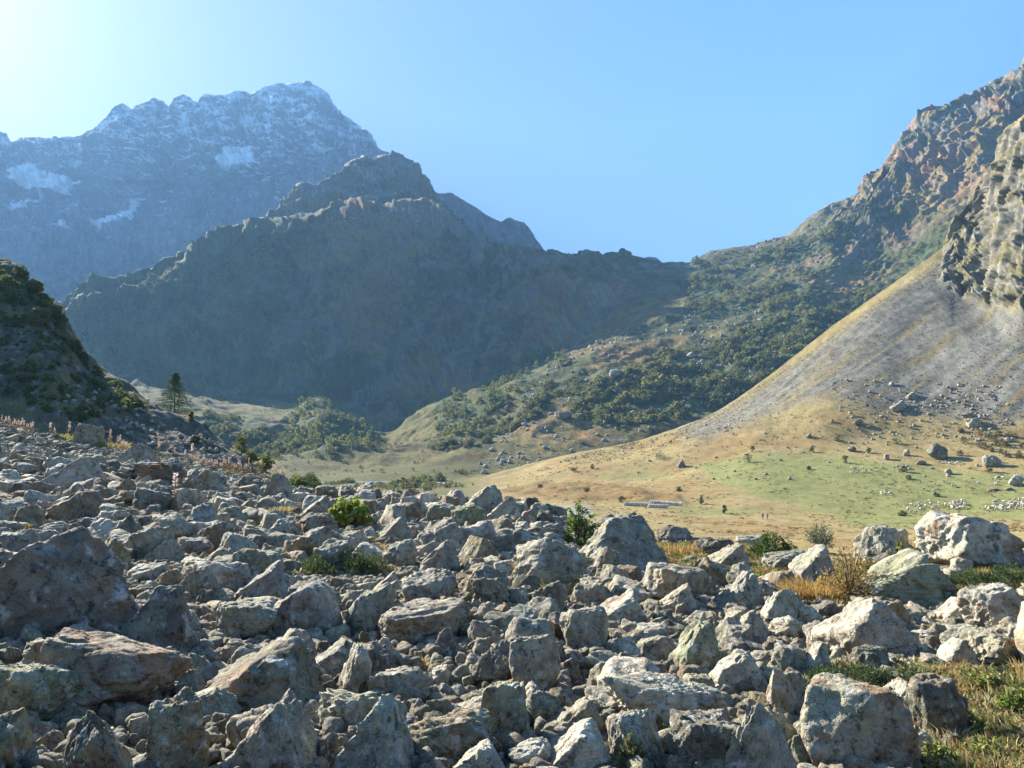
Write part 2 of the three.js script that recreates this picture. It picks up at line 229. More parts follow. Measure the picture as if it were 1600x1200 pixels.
function headDisplace(x, y, z, px, v) {
  const low = smooth(0.1, 1.2, v), k = smooth(6.6, 5.7, v) * 0.7 + 0.3, rocky = smooth(1080, 1400, px);
  const gully = ridged(x / 150 + 0.3 * noise(x / 90, y / 90, z / 90), y / 260, z / 200, 3, 0.42);
  const rib = smooth(2.4, 3.0, v) * smooth(470, 300, px) * 46 * (ridged((x + y * 0.9) / 170, y / 260, z / 260, 3, 0.5) - 0.45);
  const crag = smooth(1280, 1380, px) * smooth(2.3, 3.2, v), butt = crag > 0 ? crag * (26 * (ridged(x / 85, y / 260, z / 120, 2, 0.4) - 0.35) + 17 * facet(x / 34, y / 60, z / 34) + 8 * facet(x / 13 + 5, y / 22, z / 13) + 3 * facet(x / 5, y / 7, z / 5)) : 0;
  const upper = smooth(620, 520, Math.abs(px - 590) + 380) * smooth(4.4, 5.0, v), ledge = upper > 0 ? upper * (9 * facet(x / 26, y / 18, z / 26) + 4 * facet(x / 10, y / 8, z / 10)) : 0;
  const fq = smooth(2.4, 2.9, v) * smooth(1060, 960, px), face = fq > 0 ? fq * (13 * facet(x / 62, y / 90, z / 62) + 6 * facet(x / 22 + y / 60, y / 30, z / 22) + 2.4 * facet(x / 8, y / 10, z / 8)) : 0;
  const knoll = 9 * fbm(x / 90, 3.3, z / 90, 3) * smooth(1.4, 0.2, Math.abs(v - 1.6));
  return low * k * ((13 + 8 * rocky + 16 * smooth(2.4, 3, v) * smooth(1060, 960, px)) * (gully - 0.45) + rib + 7 * fbm(x / 46, y / 46, z / 46, 5, 0.6) + face + 2.5 * ridged(x / 12, y / 12, z / 12, 2) * (0.5 + rocky)) + butt * k + ledge * k + knoll * low;
}
function headColor(x, y, z, px, v, py, ny) {
  const a = fbm(x / 70, y / 70, z / 70, 4, 0.55), b = fbm(x / 16, y / 16, z / 16, 3, 0.6), c2 = fbm(x / 240, y / 240, z / 240, 3);
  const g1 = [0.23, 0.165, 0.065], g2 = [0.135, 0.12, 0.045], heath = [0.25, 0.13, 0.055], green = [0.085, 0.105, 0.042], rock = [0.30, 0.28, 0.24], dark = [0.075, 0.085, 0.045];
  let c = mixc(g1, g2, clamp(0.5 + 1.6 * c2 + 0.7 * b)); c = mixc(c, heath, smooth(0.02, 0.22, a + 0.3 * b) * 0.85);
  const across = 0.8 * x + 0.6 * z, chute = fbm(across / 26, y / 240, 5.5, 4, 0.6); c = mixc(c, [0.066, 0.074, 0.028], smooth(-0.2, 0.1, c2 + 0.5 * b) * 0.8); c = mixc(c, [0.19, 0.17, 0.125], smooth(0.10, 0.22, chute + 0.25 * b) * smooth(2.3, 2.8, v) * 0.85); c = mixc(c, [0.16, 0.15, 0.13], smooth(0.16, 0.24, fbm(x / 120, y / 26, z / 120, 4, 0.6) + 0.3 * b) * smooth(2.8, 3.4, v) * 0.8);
  const right = smooth(1130, 1330, px) * smooth(2.2, 3.2, v), high = smooth(4.6, 5.1, v) * smooth(720, 600, px) * smooth(400, 480, px), rk = clamp(Math.max(right * smooth(-0.06, 0.14, b + 0.7 * a + 0.16 * (smooth(3.9, 4.6, v) - 0.5)) * (0.4 + 0.5 * smooth(1330, 1420, px)), high * smooth(-0.15, 0.2, a + 0.5 * b), 0.8 * smooth(0.27, 0.38, b + 0.35 * a)));
  const rc = mulc(mixc(rock, [0.175, 0.165, 0.145], clamp(0.5 + 2.2 * b)), 1);
  c = mixc(c, rc, rk); c = mixc(c, [0.28, 0.15, 0.075], right * smooth(0.04, 0.16, a - 0.3 * b) * 0.8);
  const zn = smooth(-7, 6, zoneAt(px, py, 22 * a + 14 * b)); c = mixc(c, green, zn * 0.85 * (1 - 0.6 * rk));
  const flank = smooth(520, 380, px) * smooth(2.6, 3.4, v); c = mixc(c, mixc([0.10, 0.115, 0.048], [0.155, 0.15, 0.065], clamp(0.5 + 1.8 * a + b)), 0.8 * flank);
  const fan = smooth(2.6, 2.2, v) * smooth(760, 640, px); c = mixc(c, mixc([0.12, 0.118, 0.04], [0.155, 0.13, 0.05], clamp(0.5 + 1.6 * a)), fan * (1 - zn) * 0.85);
  return c;
}
const headRows = [40, 75, 75, 60, 14, 50, 10];
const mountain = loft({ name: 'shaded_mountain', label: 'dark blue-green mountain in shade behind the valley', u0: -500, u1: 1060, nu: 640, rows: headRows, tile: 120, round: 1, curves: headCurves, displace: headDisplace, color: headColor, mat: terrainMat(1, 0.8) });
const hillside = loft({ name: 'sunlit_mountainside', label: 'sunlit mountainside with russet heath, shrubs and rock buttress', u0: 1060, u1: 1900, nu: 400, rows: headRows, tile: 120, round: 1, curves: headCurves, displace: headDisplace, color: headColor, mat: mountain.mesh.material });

// ------------------------------------------------------------ valley floor with pasture, rising into the scree slope on the right
const slopeEdge = [[-500, 765, 430], [300, 757, 450], [500, 754, 455], [640, 752, 450], [700, 750, 440], [760, 743, 430], [820, 726, 430], [900, 707, 430], [960, 697, 438], [1000, 688, 440], [1050, 672, 440], [1100, 654, 440], [1130, 637, 440], [1160, 617, 436], [1200, 589, 430], [1250, 550, 427], [1300, 510, 425], [1350, 474, 422], [1400, 440, 420], [1440, 413, 414], [1474, 388, 410], [1484, 368, 408], [1492, 344, 405], [1512, 318, 403], [1530, 292, 402], [1548, 262, 392], [1556, 226, 386], [1572, 200, 378], [1600, 178, 366], [1700, 90, 340], [1900, -60, 310]];
slopeEdge.linear = true;
const green1 = [[1080, 728], [1200, 710], [1330, 714], [1450, 730], [1640, 745], [1640, 812], [1480, 812], [1400, 830], [1340, 826], [1300, 804], [1200, 780], [1120, 750]], green2 = [[925, 745], [1000, 738], [1060, 742], [1000, 748]], green3 = [[1030, 792], [1180, 795], [1180, 806], [1060, 808]], rust1 = [[770, 768], [850, 752], [960, 758], [1060, 775], [1070, 786], [960, 786], [840, 782]];
const scree1 = [[1060, 672], [1130, 640], [1250, 560], [1350, 490], [1440, 425], [1480, 395], [1500, 450], [1600, 480], [1700, 480], [1700, 640], [1560, 665], [1400, 640], [1290, 620], [1180, 655], [1100, 690]], cliff1 = [[1474, 385], [1492, 340], [1530, 285], [1556, 215], [1620, 170], [1750, 60], [1750, 475], [1620, 482], [1540, 478], [1490, 455], [1470, 440]];
const stream1 = [[845, 822], [870, 812], [905, 806], [905, 800], [860, 806], [836, 816]];
const pasture = loft({
  name: 'pasture_slope', label: 'dry valley pasture rising into grey scree and cliffs', u0: -500, u1: 1900, nu: 1000, rows: [16, 60, 55, 34, 60, 50, 110, 10], tile: 26, round: 1, mat: terrainMat(1, 0.10),
  curves: [
    [[-500, 905, 70], [400, 905, 80], [900, 915, 90], [1900, 915, 90]],
    [[-500, 860, 130], [400, 860, 130], [1200, 858, 135], [1600, 850, 135], [1900, 830, 130]],
    [[-500, 806, 215], [760, 803, 220], [1250, 802, 222], [1450, 800, 218], [1600, 795, 212], [1900, 760, 190]],
    [[-500, 772, 320], [600, 768, 330], [760, 768, 330], [850, 764, 325], [1000, 752, 320], [1100, 735, 320], [1200, 714, 318], [1400, 706, 300], [1600, 706, 275], [1900, 650, 240]],
    [[-500, 768, 370], [600, 761, 390], [760, 755, 385], [900, 730, 375], [1000, 714, 372], [1100, 684, 372], [1200, 664, 360], [1300, 655, 340], [1400, 655, 328], [1600, 662, 296], [1900, 600, 250]],
    [[-500, 767, 390], [600, 758, 410], [760, 750, 405], [900, 719, 400], [1000, 703, 404], [1100, 671, 404], [1200, 626, 398], [1300, 575, 385], [1400, 548, 370], [1600, 560, 318], [1900, 480, 275]],
    [[-500, 766, 410], [600, 756, 430], [760, 747, 418], [900, 712, 416], [1000, 694, 424], [1100, 661, 424], [1200, 602, 418], [1300, 528, 410], [1400, 466, 400], [1480, 447, 388], [1540, 476, 362], [1600, 482, 336], [1900, 400, 290]],
    slopeEdge, slopeEdge.map(([a, b, d]) => [a, b + 60 + 0.35 * Math.max(0, 700 - b), d + 70])],
  displace: (x, y, z, px, v) => {
    const up = smooth(3, 4.5, v), e = smooth(7.5, 6.9, v), right = smooth(760, 1000, px);
    const ac = z + 0.1 * x, dn = x, [qx, qy] = proj(x, y, z), sr = smooth(-5, 25, edge(scree1, qx, qy)), cl = smooth(-8, 10, edge(cliff1, qx, qy));
    const bank = edge(rust1, qx, qy), hum = smooth(-6, 10, bank) * 1.6;
    return [cl > 0 ? cl * (3.0 * (ridged(x / 20 + y / 60, y / 55, z / 22, 3, 0.5) - 0.5) + 3.6 * facet(x / 6 + y / 26, y / 44, z / 6, 0.5) * (0.3 + 0.7 * e) + 1.5 * facet(x / 2.4 + y / 14 + 9, y / 13, z / 2.4, 0.5) * (0.4 + 0.6 * e) + 0.5 * facet(x / 1.1, y / 3, z / 1.1)) : 0, 0.35 * fbm(x / 18, 1.1, z / 18, 4) + 0.10 * fbm(x / 3, 2.1, z / 3, 2) + right * up * e * (1.4 * fbm(ac / 26, 4.4, dn / 90, 3) + 0.35 * fbm(x / 4, y / 4, z / 4, 3)) + sr * 0.7 * (ridged(ac / 10, 7.7, dn / 90, 3, 0.5) - 0.5) + hum * (0.7 + 1.3 * fbm(x / 9, 0.5, z / 12, 2))];
  },
  color: (x, y, z, px, v, py, ny) => {
    const a = fbm(x / 22, y / 22, z / 22, 4, 0.6), b = fbm(x / 5, y / 5, z / 5, 3, 0.6), w = 10 * a + 5 * b;
    let c = mixc([0.36, 0.275, 0.125], [0.265, 0.205, 0.088], clamp(0.5 + 1.7 * a + 0.8 * b)); c = mixc(c, [0.30, 0.19, 0.08], smooth(0.02, 0.3, fbm(x / 40, y / 20, z / 40, 3) + 0.4 * b) * 0.6);
    const gr = Math.max(smooth(-9, 8, edge(green1, px, py) + w), 0.8 * smooth(-4, 4, edge(green2, px, py) + 0.4 * w), 0.8 * smooth(-3, 4, edge(green3, px, py) + 0.4 * w));
    c = mixc(c, mixc([0.20, 0.23, 0.075], [0.25, 0.245, 0.095], clamp(0.45 + 1.6 * b)), gr * 0.85);
    c = mixc(c, mixc([0.25, 0.135, 0.055], [0.22, 0.18, 0.07], clamp(0.4 + 2.4 * b)), 0.9 * smooth(-4, 4, edge(rust1, px, py) + 0.5 * w));
    const vale = smooth(800, 700, px) * smooth(2.0, 2.6, v); c = mixc(c, mixc([0.10, 0.11, 0.042], [0.15, 0.135, 0.06], clamp(0.5 + 2 * a)), vale * 0.9);
    const streak = fbm((z + 0.1 * x) / 6, 6.1, x / 60, 5, 0.6), sc = smooth(-16, 14, edge(scree1, px, py) + 22 * streak + 12 * a);
    c = mixc(c, mixc([0.13, 0.121, 0.096], [0.235, 0.22, 0.178], clamp(0.5 + 1.2 * b - 1.6 * streak)), sc * (1 - 0.6 * smooth(0.08, 0.24, streak)));
    const cl = smooth(-7, 7, edge(cliff1, px, py) + 0.6 * w), moss = smooth(-0.12, 0.06, fbm(x / 14, y / 6, z / 14, 4, 0.6) + 0.45 * (ny - 0.42));
    c = mixc(c, mixc(mixc([0.27, 0.25, 0.20], [0.13, 0.12, 0.095], clamp(0.5 + 2.6 * b)), [0.175, 0.15, 0.07], moss * 0.9), cl);
    const rim = smooth(-26, -4, -(py - along(slopeEdge)(px)[0]) + 34 * a + 14 * b) * smooth(1090, 1180, px) * smooth(1500, 1470, px); c = mixc(c, [0.225, 0.185, 0.075], rim * 0.7 * smooth(5, 6.4, v));
    c = mixc(c, [0.30, 0.29, 0.26], 0.85 * smooth(-5, 5, edge([[800, 800], [850, 790], [920, 792], [925, 806], [900, 818], [840, 826], [800, 818]], px, py) + w));
    return c;
  },
});
// ------------------------------------------------------------ bank on the left
const bankCrest = [[-700, 180, 190], [-300, 280, 175], [-60, 385, 155], [0, 408, 150], [12, 406, 150], [25, 413, 149], [36, 424, 148], [46, 440, 147], [60, 455, 146], [76, 470, 145], [88, 484, 144], [104, 505, 142], [118, 528, 141], [132, 552, 140], [150, 570, 138], [170, 582, 136], [192, 597, 134], [214, 612, 132], [236, 628, 130], [252, 638, 128], [270, 648, 127], [290, 656, 125], [306, 660, 123], [318, 659, 122], [328, 668, 121], [344, 686, 119], [362, 703, 116], [386, 724, 112], [420, 738, 105], [480, 770, 98], [560, 830, 90]];
bankCrest.linear = true;
const bank = loft({
  name: 'hill_bank', label: 'steep bank with loose stones and scrub in shade', u0: -700, u1: 560, nu: 420, rows: [10, 60, 60, 10], tile: 9, round: 1, mat: terrainMat(1, 0.08),
  curves: [[[-700, 900, 70], [0, 860, 72], [560, 870, 74]], [[-700, 640, 110], [0, 690, 96], [200, 735, 94], [386, 770, 92], [560, 850, 84]], [[-700, 400, 145], [0, 545, 122], [60, 545, 122], [130, 610, 119], [200, 660, 114], [300, 705, 108], [386, 745, 103], [560, 838, 88]], bankCrest, lower(bankCrest, 110, 30)],
  displace: (x, y, z, px, v) => { const k = smooth(3.4, 2.6, v) * 0.75 + 0.25; return k * (2.2 * (ridged(x / 16, y / 40, z / 22, 3) - 0.5) + 1.0 * fbm(x / 5, y / 5, z / 5, 4, 0.6) + 0.22 * ridged(x / 1.1, y / 1.1, z / 1.1, 2)); },
  color: (x, y, z, px, v, py) => {
    const a = fbm(x / 9, y / 9, z / 9, 4, 0.6), b = fbm(x / 1.6, y / 1.6, z / 1.6, 3, 0.6);
    let c = mixc([0.115, 0.092, 0.06], [0.195, 0.168, 0.125], clamp(0.5 + 1.8 * b + 0.6 * a)); c = mixc(c, [0.20, 0.16, 0.065], smooth(-0.1, 0.15, a) * smooth(330, 120, px) * 0.85);
    c = mixc(c, [0.09, 0.105, 0.04], smooth(150, 60, px) * smooth(2.25, 2.7, v) * 0.8); return mixc(c, [0.30, 0.29, 0.27], smooth(0.24, 0.34, b));
  },
});

// ------------------------------------------------------------ boulder field ground (near)
const gD = [1, 2, 4, 7, 10, 14, 18, 23, 28, 36, 44, 55, 75, 130, 170], gP = [-700, -300, 0, 200, 400, 600, 800, 1000, 1200, 1400, 1600, 1900, 2400];
const gY = [
  [-1.4, -1.3, -1.0, -.5, -.1, .6, 1.4, 2.4, 3.6, 5.2, 6, 5.5, 3, -6, -14], [-1.55, -1.5, -1.35, -1.1, -.9, -.5, -.1, .5, 1.2, 2.4, 3.4, 3, 0, -9, -17],
  [-1.6, -1.6, -1.6, -1.68, -1.75, -1.8, -1.65, -1.35, -.9, .1, 1.2, .6, -4, -15, -21], [-1.65, -1.65, -1.65, -1.75, -1.85, -1.95, -1.85, -1.65, -1.4, -.95, -.55, -1.4, -6, -16, -21],
  [-1.65, -1.65, -1.68, -1.85, -2, -2.1, -2.15, -2.15, -2.1, -1.95, -1.85, -2.9, -7.5, -17, -22], [-1.65, -1.65, -1.7, -1.9, -2.05, -2.2, -2.28, -2.28, -2.25, -2.4, -3.2, -5, -9, -18.5, -23],
  [-1.65, -1.65, -1.72, -1.95, -2.1, -2.25, -2.34, -2.3, -2.3, -3.6, -5, -7, -10.5, -18.5, -23], [-1.65, -1.65, -1.75, -2.05, -2.3, -2.6, -2.85, -3.1, -3.5, -4.6, -5.8, -7.5, -11, -18.5, -23],
  [-1.65, -1.65, -1.78, -2.1, -2.4, -2.75, -3, -3.4, -3.9, -5, -6.2, -8, -11.5, -18.5, -23], [-1.65, -1.65, -1.8, -2.1, -2.4, -2.7, -2.95, -3.4, -4, -5, -6.2, -8, -11.5, -18.5, -23],
  [-1.65, -1.65, -1.8, -2.05, -2.3, -2.6, -2.85, -3.25, -3.9, -5, -6.2, -8, -11.5, -18.5, -23], [-1.65, -1.65, -1.7, -1.9, -2.1, -2.4, -2.7, -3.1, -3.7, -4.8, -6, -7.8, -11, -18.5, -23], [-1.6, -1.6, -1.6, -1.7, -1.9, -2.2, -2.5, -2.9, -3.5, -4.5, -5.7, -7.5, -11, -18.5, -23]];
const gCol = gY.map(r => along(r.map((y, i) => [Math.log(gD[i]), y, 0])));
function groundBase(x, d) {
  const px = 800 + F * x / d, L = Math.log(Math.max(0.6, d)); let i = 0; while (i < gP.length - 2 && gP[i + 1] < px) i++;
  const t = clamp((px - gP[i]) / (gP[i + 1] - gP[i])), y = k => gCol[clamp(k, 0, gP.length - 1)](L)[0], p0 = y(i - 1), p1 = y(i), p2 = y(i + 1), p3 = y(i + 2);
  return EYE + p1 + 0.5 * t * (p2 - p0 + t * (2 * p0 - 5 * p1 + 4 * p2 - p3 + t * (3 * (p1 - p2) + p3 - p0)));
}
function groundY(x, d) { const k = smooth(1.5, 6, d); return groundBase(x, d) + k * (0.16 * fbm(x / 2.3, 1.7, d / 2.3, 3) + 0.05 * fbm(x / 0.5, 2.7, d / 0.5, 2)) + smooth(10, 30, d) * 0.5 * fbm(x / 8, 0.7, d / 8, 3); }
function onGround(px, py) {   // where the sight line through a pixel of the photograph meets the boulder field
  for (let d = 2; d < 60; d *= 1.004) { const [x, y] = P(px, py, d); if (y <= groundY(x, d)) return { x, d, y: groundY(x, d) }; }
  const d = 46, [x] = P(px, py, d); return { x, d, y: groundY(x, d) };
}
{
  const nu = 300, nv = 230, nw = nu + 1, N = nw * (nv + 1), pos = new Float32Array(N * 3), uv = new Float32Array(N * 2), col = new Float32Array(N * 3), idx = [];
  for (let j = 0; j <= nv; j++) for (let i = 0; i <= nu; i++) {
    const d = 0.9 * Math.pow(165 / 0.9, j / nv), x = (-1300 + 3200 * i / nu) / F * d, k = j * nw + i, y = groundY(x, d), px = 800 + F * x / d;
    pos.set([x, y, -d], k * 3); uv.set([x / 1.7, d / 1.7], k * 2);
    const a = fbm(x / 3, 4.1, d / 3, 4, 0.6), b = fbm(x / 0.4, 5.1, d / 0.4, 3, 0.6);
    let c = mixc([0.15, 0.13, 0.095], [0.25, 0.22, 0.165], clamp(0.5 + 1.6 * b)); c = mixc(c, [0.15, 0.125, 0.085], smooth(0, 0.25, a) * 0.7);
    const past = smooth(22, 27, d + 6 * a) * smooth(880, 960, px); c = mixc(c, mixc([0.32, 0.25, 0.12], [0.29, 0.17, 0.075], clamp(0.4 + 2 * a)), past);
    col.set(c, k * 3);
    if (j < nv && i < nu) idx.push(k, k + 1, k + nw, k + 1, k + nw + 1, k + nw);
  }
  const g = new THREE.BufferGeometry(); g.setAttribute('position', new THREE.BufferAttribute(pos, 3)); g.setAttribute('uv', new THREE.BufferAttribute(uv, 2)); g.setAttribute('color', new THREE.BufferAttribute(col, 3)); g.setIndex(idx); g.computeVertexNormals();
  const m = part('boulder_field_ground', g, terrainMat(1, 0.03)); m.userData.kind = 'structure'; m.userData.label = 'stony ground under the boulder field';
}

// ------------------------------------------------------------ rocks
const icoCache = {};
function ico(detail) {
  if (!icoCache[detail]) { let g = new THREE.IcosahedronGeometry(1, detail); g.deleteAttribute('uv'); g.deleteAttribute('normal'); g = mergeVertices(g, 1e-5); icoCache[detail] = { dir: g.attributes.position.array, idx: g.index.array }; }
  return icoCache[detail];
}
const rockTones = { grey: [0.315, 0.283, 0.212], pale: [0.45, 0.405, 0.31], dark: [0.185, 0.162, 0.12], brown: [0.25, 0.195, 0.122], green: [0.28, 0.265, 0.16], warm: [0.355, 0.308, 0.22] };
// a broken rock: the space inside a set of planes, its edges worn, its faces split along bedding and pitted; size in metres, base at y = 0
function rockGeo(seed, o) {
  const R = rng(seed), { dir, idx } = ico(o.detail || 12), n = dir.length / 3, style = o.style || 'block', planes = [];
  const rv = () => { const z = R() * 2 - 1, a = R() * 6.283, s = Math.sqrt(1 - z * z); return [s * Math.cos(a), z, s * Math.sin(a)]; };
  const add = (v, p, j = 0.2) => { const q = rv(); const w = [v[0] + q[0] * j, v[1] + q[1] * j, v[2] + q[2] * j], l = Math.hypot(...w); planes.push([w[0] / l, w[1] / l, w[2] / l, p]); };
  const tilt = (R() - 0.5) * 0.5;
  if (style === 'block' || style === 'slab') { for (const s of [-1, 1]) { add([s, tilt * 0.4, 0], 0.80 + R() * 0.25, 0.5); add([0, 0, s], 0.80 + R() * 0.25, 0.5); add([tilt * s * 0.5, s, 0.08], 0.78 + R() * 0.14, 0.22); } for (let i = 0; i < 11; i++) add(rv(), 0.88 + R() * 0.26, 0); }
  else if (style === 'wedge') { add([-0.75, 0.8, 0.1], 0.62, 0.15); add([0.9, 0.35, 0.2], 0.75, 0.2); add([0, -1, 0], 0.8, 0.05); add([0.1, 0.25, 1], 0.72, 0.15); add([0, 0.2, -1], 0.75, 0.2); add([-1, -0.2, 0], 0.95, 0.2); for (let i = 0; i < 8; i++) add(rv(), 0.92 + R() * 0.25, 0); }
  else if (style === 'ridge') { add([0.8, 0.6, 0], 0.66, 0.2); add([-0.5, 0.85, -0.1], 0.66, 0.15); add([0.1, 1, -0.1], 0.74, 0.2); add([0, 0.3, 1], 0.7, 0.2); add([0, 0.2, -1], 0.75, 0.2); add([0, -1, 0], 0.8, 0.05); for (let i = 0; i < 8; i++) add(rv(), 0.9 + R() * 0.25, 0); }
  else if (style === 'peak') { for (let i = 0; i < 5; i++) { const a = i * 1.256 + R(); add([Math.cos(a), 0.4 + 0.3 * R(), Math.sin(a)], 0.66 + R() * 0.16, 0.15); } add([0.15 * (R() - 0.5), 1, -0.15], 0.72 + 0.12 * R(), 0.2); add([0, -1, 0], 0.8, 0.05); for (let i = 0; i < 6; i++) add(rv(), 0.95 + R() * 0.25, 0); }
  else { for (let i = 0; i < 16; i++) add(rv(), 0.84 + R() * 0.2, 0); }
  const K = o.sharp || (style === 'round' ? 13 : 30), pos = new Float32Array(n * 3), off = [R() * 90, R() * 90, R() * 90], bed = rv(); bed[1] *= 1.6; const bl = Math.hypot(...bed); for (let i = 0; i < 3; i++) bed[i] /= bl;
  const strata = o.strata ?? (0.02 + 0.05 * R() * R()), sf = 3.5 + R() * 5, rough = o.rough ?? 0.06, notch = [rv(), rv(), rv(), rv(), rv()].map(v => [v, 0.55 + 0.35 * R(), 0.05 + 0.09 * R()]);
  for (let i = 0; i < n; i++) {
    const x = dir[i * 3], y = dir[i * 3 + 1], z = dir[i * 3 + 2]; let s = 0;
    for (const [a, b, c, p] of planes) { const t = (a * x + b * y + c * z) / p; if (t > 0.05) s += Math.pow(t, K); }
    let r = Math.pow(s, -1 / K);
    const X = x * r + off[0], Y = y * r + off[1], Z = z * r + off[2];
    const h = (x * bed[0] + y * bed[1] + z * bed[2]) * r * sf + 0.9 * fbm(X * 0.9, Y * 0.9, Z * 0.9, 2), fr = h - Math.floor(h);
    r *= 1 + rough * (1.9 * facet(X * 1.7, Y * 1.7, Z * 1.7, 0.5) + 1.0 * facet(X * 4.1, Y * 4.1, Z * 4.1, 0.5)) + rough * 1.3 * fbm(X * 1.5, Y * 1.5, Z * 1.5, 3, 0.5) + rough * 0.9 * (Math.abs(noise(X * 3.1, Y * 3.1, Z * 3.1)) + 0.5 * Math.abs(noise(X * 7.3, Y * 7.3, Z * 7.3)) + 0.28 * Math.abs(noise(X * 15, Y * 15, Z * 15)) - 0.4) + strata * (Math.pow(fr, 3) - 0.35) * smooth(-0.25, 0.2, noise(X * 0.8, Y * 0.8, Z * 0.8));
    for (const [v, p, q] of notch) { const t = (v[0] * x + v[1] * y + v[2] * z) * r; if (t > p) r -= q * smooth(0, 0.12, t - p + 0.08 * noise(X * 2.5, Y * 2.5, Z * 2.5)); }
    pos[i * 3] = x * r; pos[i * 3 + 1] = y * r; pos[i * 3 + 2] = z * r;
  }
  const lo = [1e9, 1e9, 1e9], hi = [-1e9, -1e9, -1e9]; const lean = o.lean || 0, cl = Math.cos(lean), sl = Math.sin(lean), sz = o.size || [1, 1, 1];
  for (let i = 0; i < n; i++) { let x = pos[i * 3] * sz[0], y = pos[i * 3 + 1] * sz[1]; if (lean) { const nx = x * cl + y * sl, ny = -x * sl + y * cl; pos[i * 3] = nx / sz[0]; pos[i * 3 + 1] = ny / sz[1]; } for (let k = 0; k < 3; k++) { lo[k] = Math.min(lo[k], pos[i * 3 + k]); hi[k] = Math.max(hi[k], pos[i * 3 + k]); } }
  const emb = o.embed ?? 0.25, col = new Float32Array(n * 3), tone = rockTones[o.tone || 'grey'], hue = [(R() - 0.5) * 0.03, 0, (R() - 0.5) * 0.03], lich = o.lichen ?? R() * 0.7, rust = o.rust ?? (R() < 0.25 ? 0.7 : 0.15);
  const mean = (sz[0] + sz[1] + sz[2]) / 3;
  for (let i = 0; i < n; i++) {
    for (let k = 0; k < 3; k++) { const t = (pos[i * 3 + k] - lo[k]) / (hi[k] - lo[k]); pos[i * 3 + k] = k === 1 ? (t * (1 + emb) - emb) * sz[1] : (t - 0.5) * sz[k]; }
    const X = pos[i * 3] / mean + off[0], Y = pos[i * 3 + 1] / mean + off[1], Z = pos[i * 3 + 2] / mean + off[2];
    const a = fbm(X * 2, Y * 2, Z * 2, 3), b = fbm(X * 6 + 9, Y * 6, Z * 6, 3, 0.6), e = fbm(X * 2.4 + 30, Y * 2.4, Z * 2.4, 4, 0.6);
    let c = mulc(tone, 1.06 + 0.8 * a + 0.55 * b); c = [c[0] + hue[0], c[1], c[2] + hue[2]];
    c = mixc(c, [0.34, 0.335, 0.215], lich * smooth(0.02, 0.16, e + 0.35 * b)); c = mixc(c, [0.275, 0.165, 0.09], rust * smooth(0.1, 0.26, -e + 0.4 * a)); c = mixc(c, [0.10, 0.10, 0.095], 0.5 * smooth(0.2, 0.34, b + 0.4 * a)); c = mixc(c, [0.50, 0.49, 0.44], 0.65 * smooth(0.2, 0.3, b - 0.3 * a));
    for (let k = 0; k < 3; k++) col[i * 3 + k] = clamp(c[k], 0.03, 0.7);
  }
  let g = new THREE.BufferGeometry(); g.setAttribute('position', new THREE.BufferAttribute(pos, 3)); g.setAttribute('color', new THREE.BufferAttribute(col, 3)); g.setIndex(new THREE.BufferAttribute(idx, 1)); g.computeVertexNormals();
  g = g.toNonIndexed();
  const p = g.attributes.position.array, m = p.length / 3, uv = new Float32Array(m * 2), ou = R() * 7;
  for (let t = 0; t < m; t += 3) {
    const q = t * 3, ax = p[q + 3] - p[q], ay = p[q + 4] - p[q + 1], az = p[q + 5] - p[q + 2], bx = p[q + 6] - p[q], by = p[q + 7] - p[q + 1], bz = p[q + 8] - p[q + 2];
    const nx = Math.abs(ay * bz - az * by), ny = Math.abs(az * bx - ax * bz), nz = Math.abs(ax * by - ay * bx);
    for (let k = 0; k < 3; k++) { const s = (t + k) * 3, x = p[s], y = p[s + 1], z = p[s + 2]; const u = nx > ny && nx > nz ? [z, y] : ny > nz ? [x, z] : [x, y]; uv[(t + k) * 2] = u[0] / (o.tile || 0.9) + ou; uv[(t + k) * 2 + 1] = u[1] / (o.tile || 0.9) + ou * 0.7; }
  }
  g.setAttribute('uv', new THREE.BufferAttribute(uv, 2));
  return g;
}
const rockMat = new THREE.MeshPhysicalMaterial({ vertexColors: true, roughness: 0.9, specularIntensity: 0.4, map: texRock, bumpMap: texRockBump, bumpScale: 0.03 });
const bigRockMat = new THREE.MeshPhysicalMaterial({ vertexColors: true, roughness: 0.9, specularIntensity: 0.4, map: clonedTex(texRock, 0.6), bumpMap: clonedTex(texRockBump, 0.6), bumpScale: 0.05 });

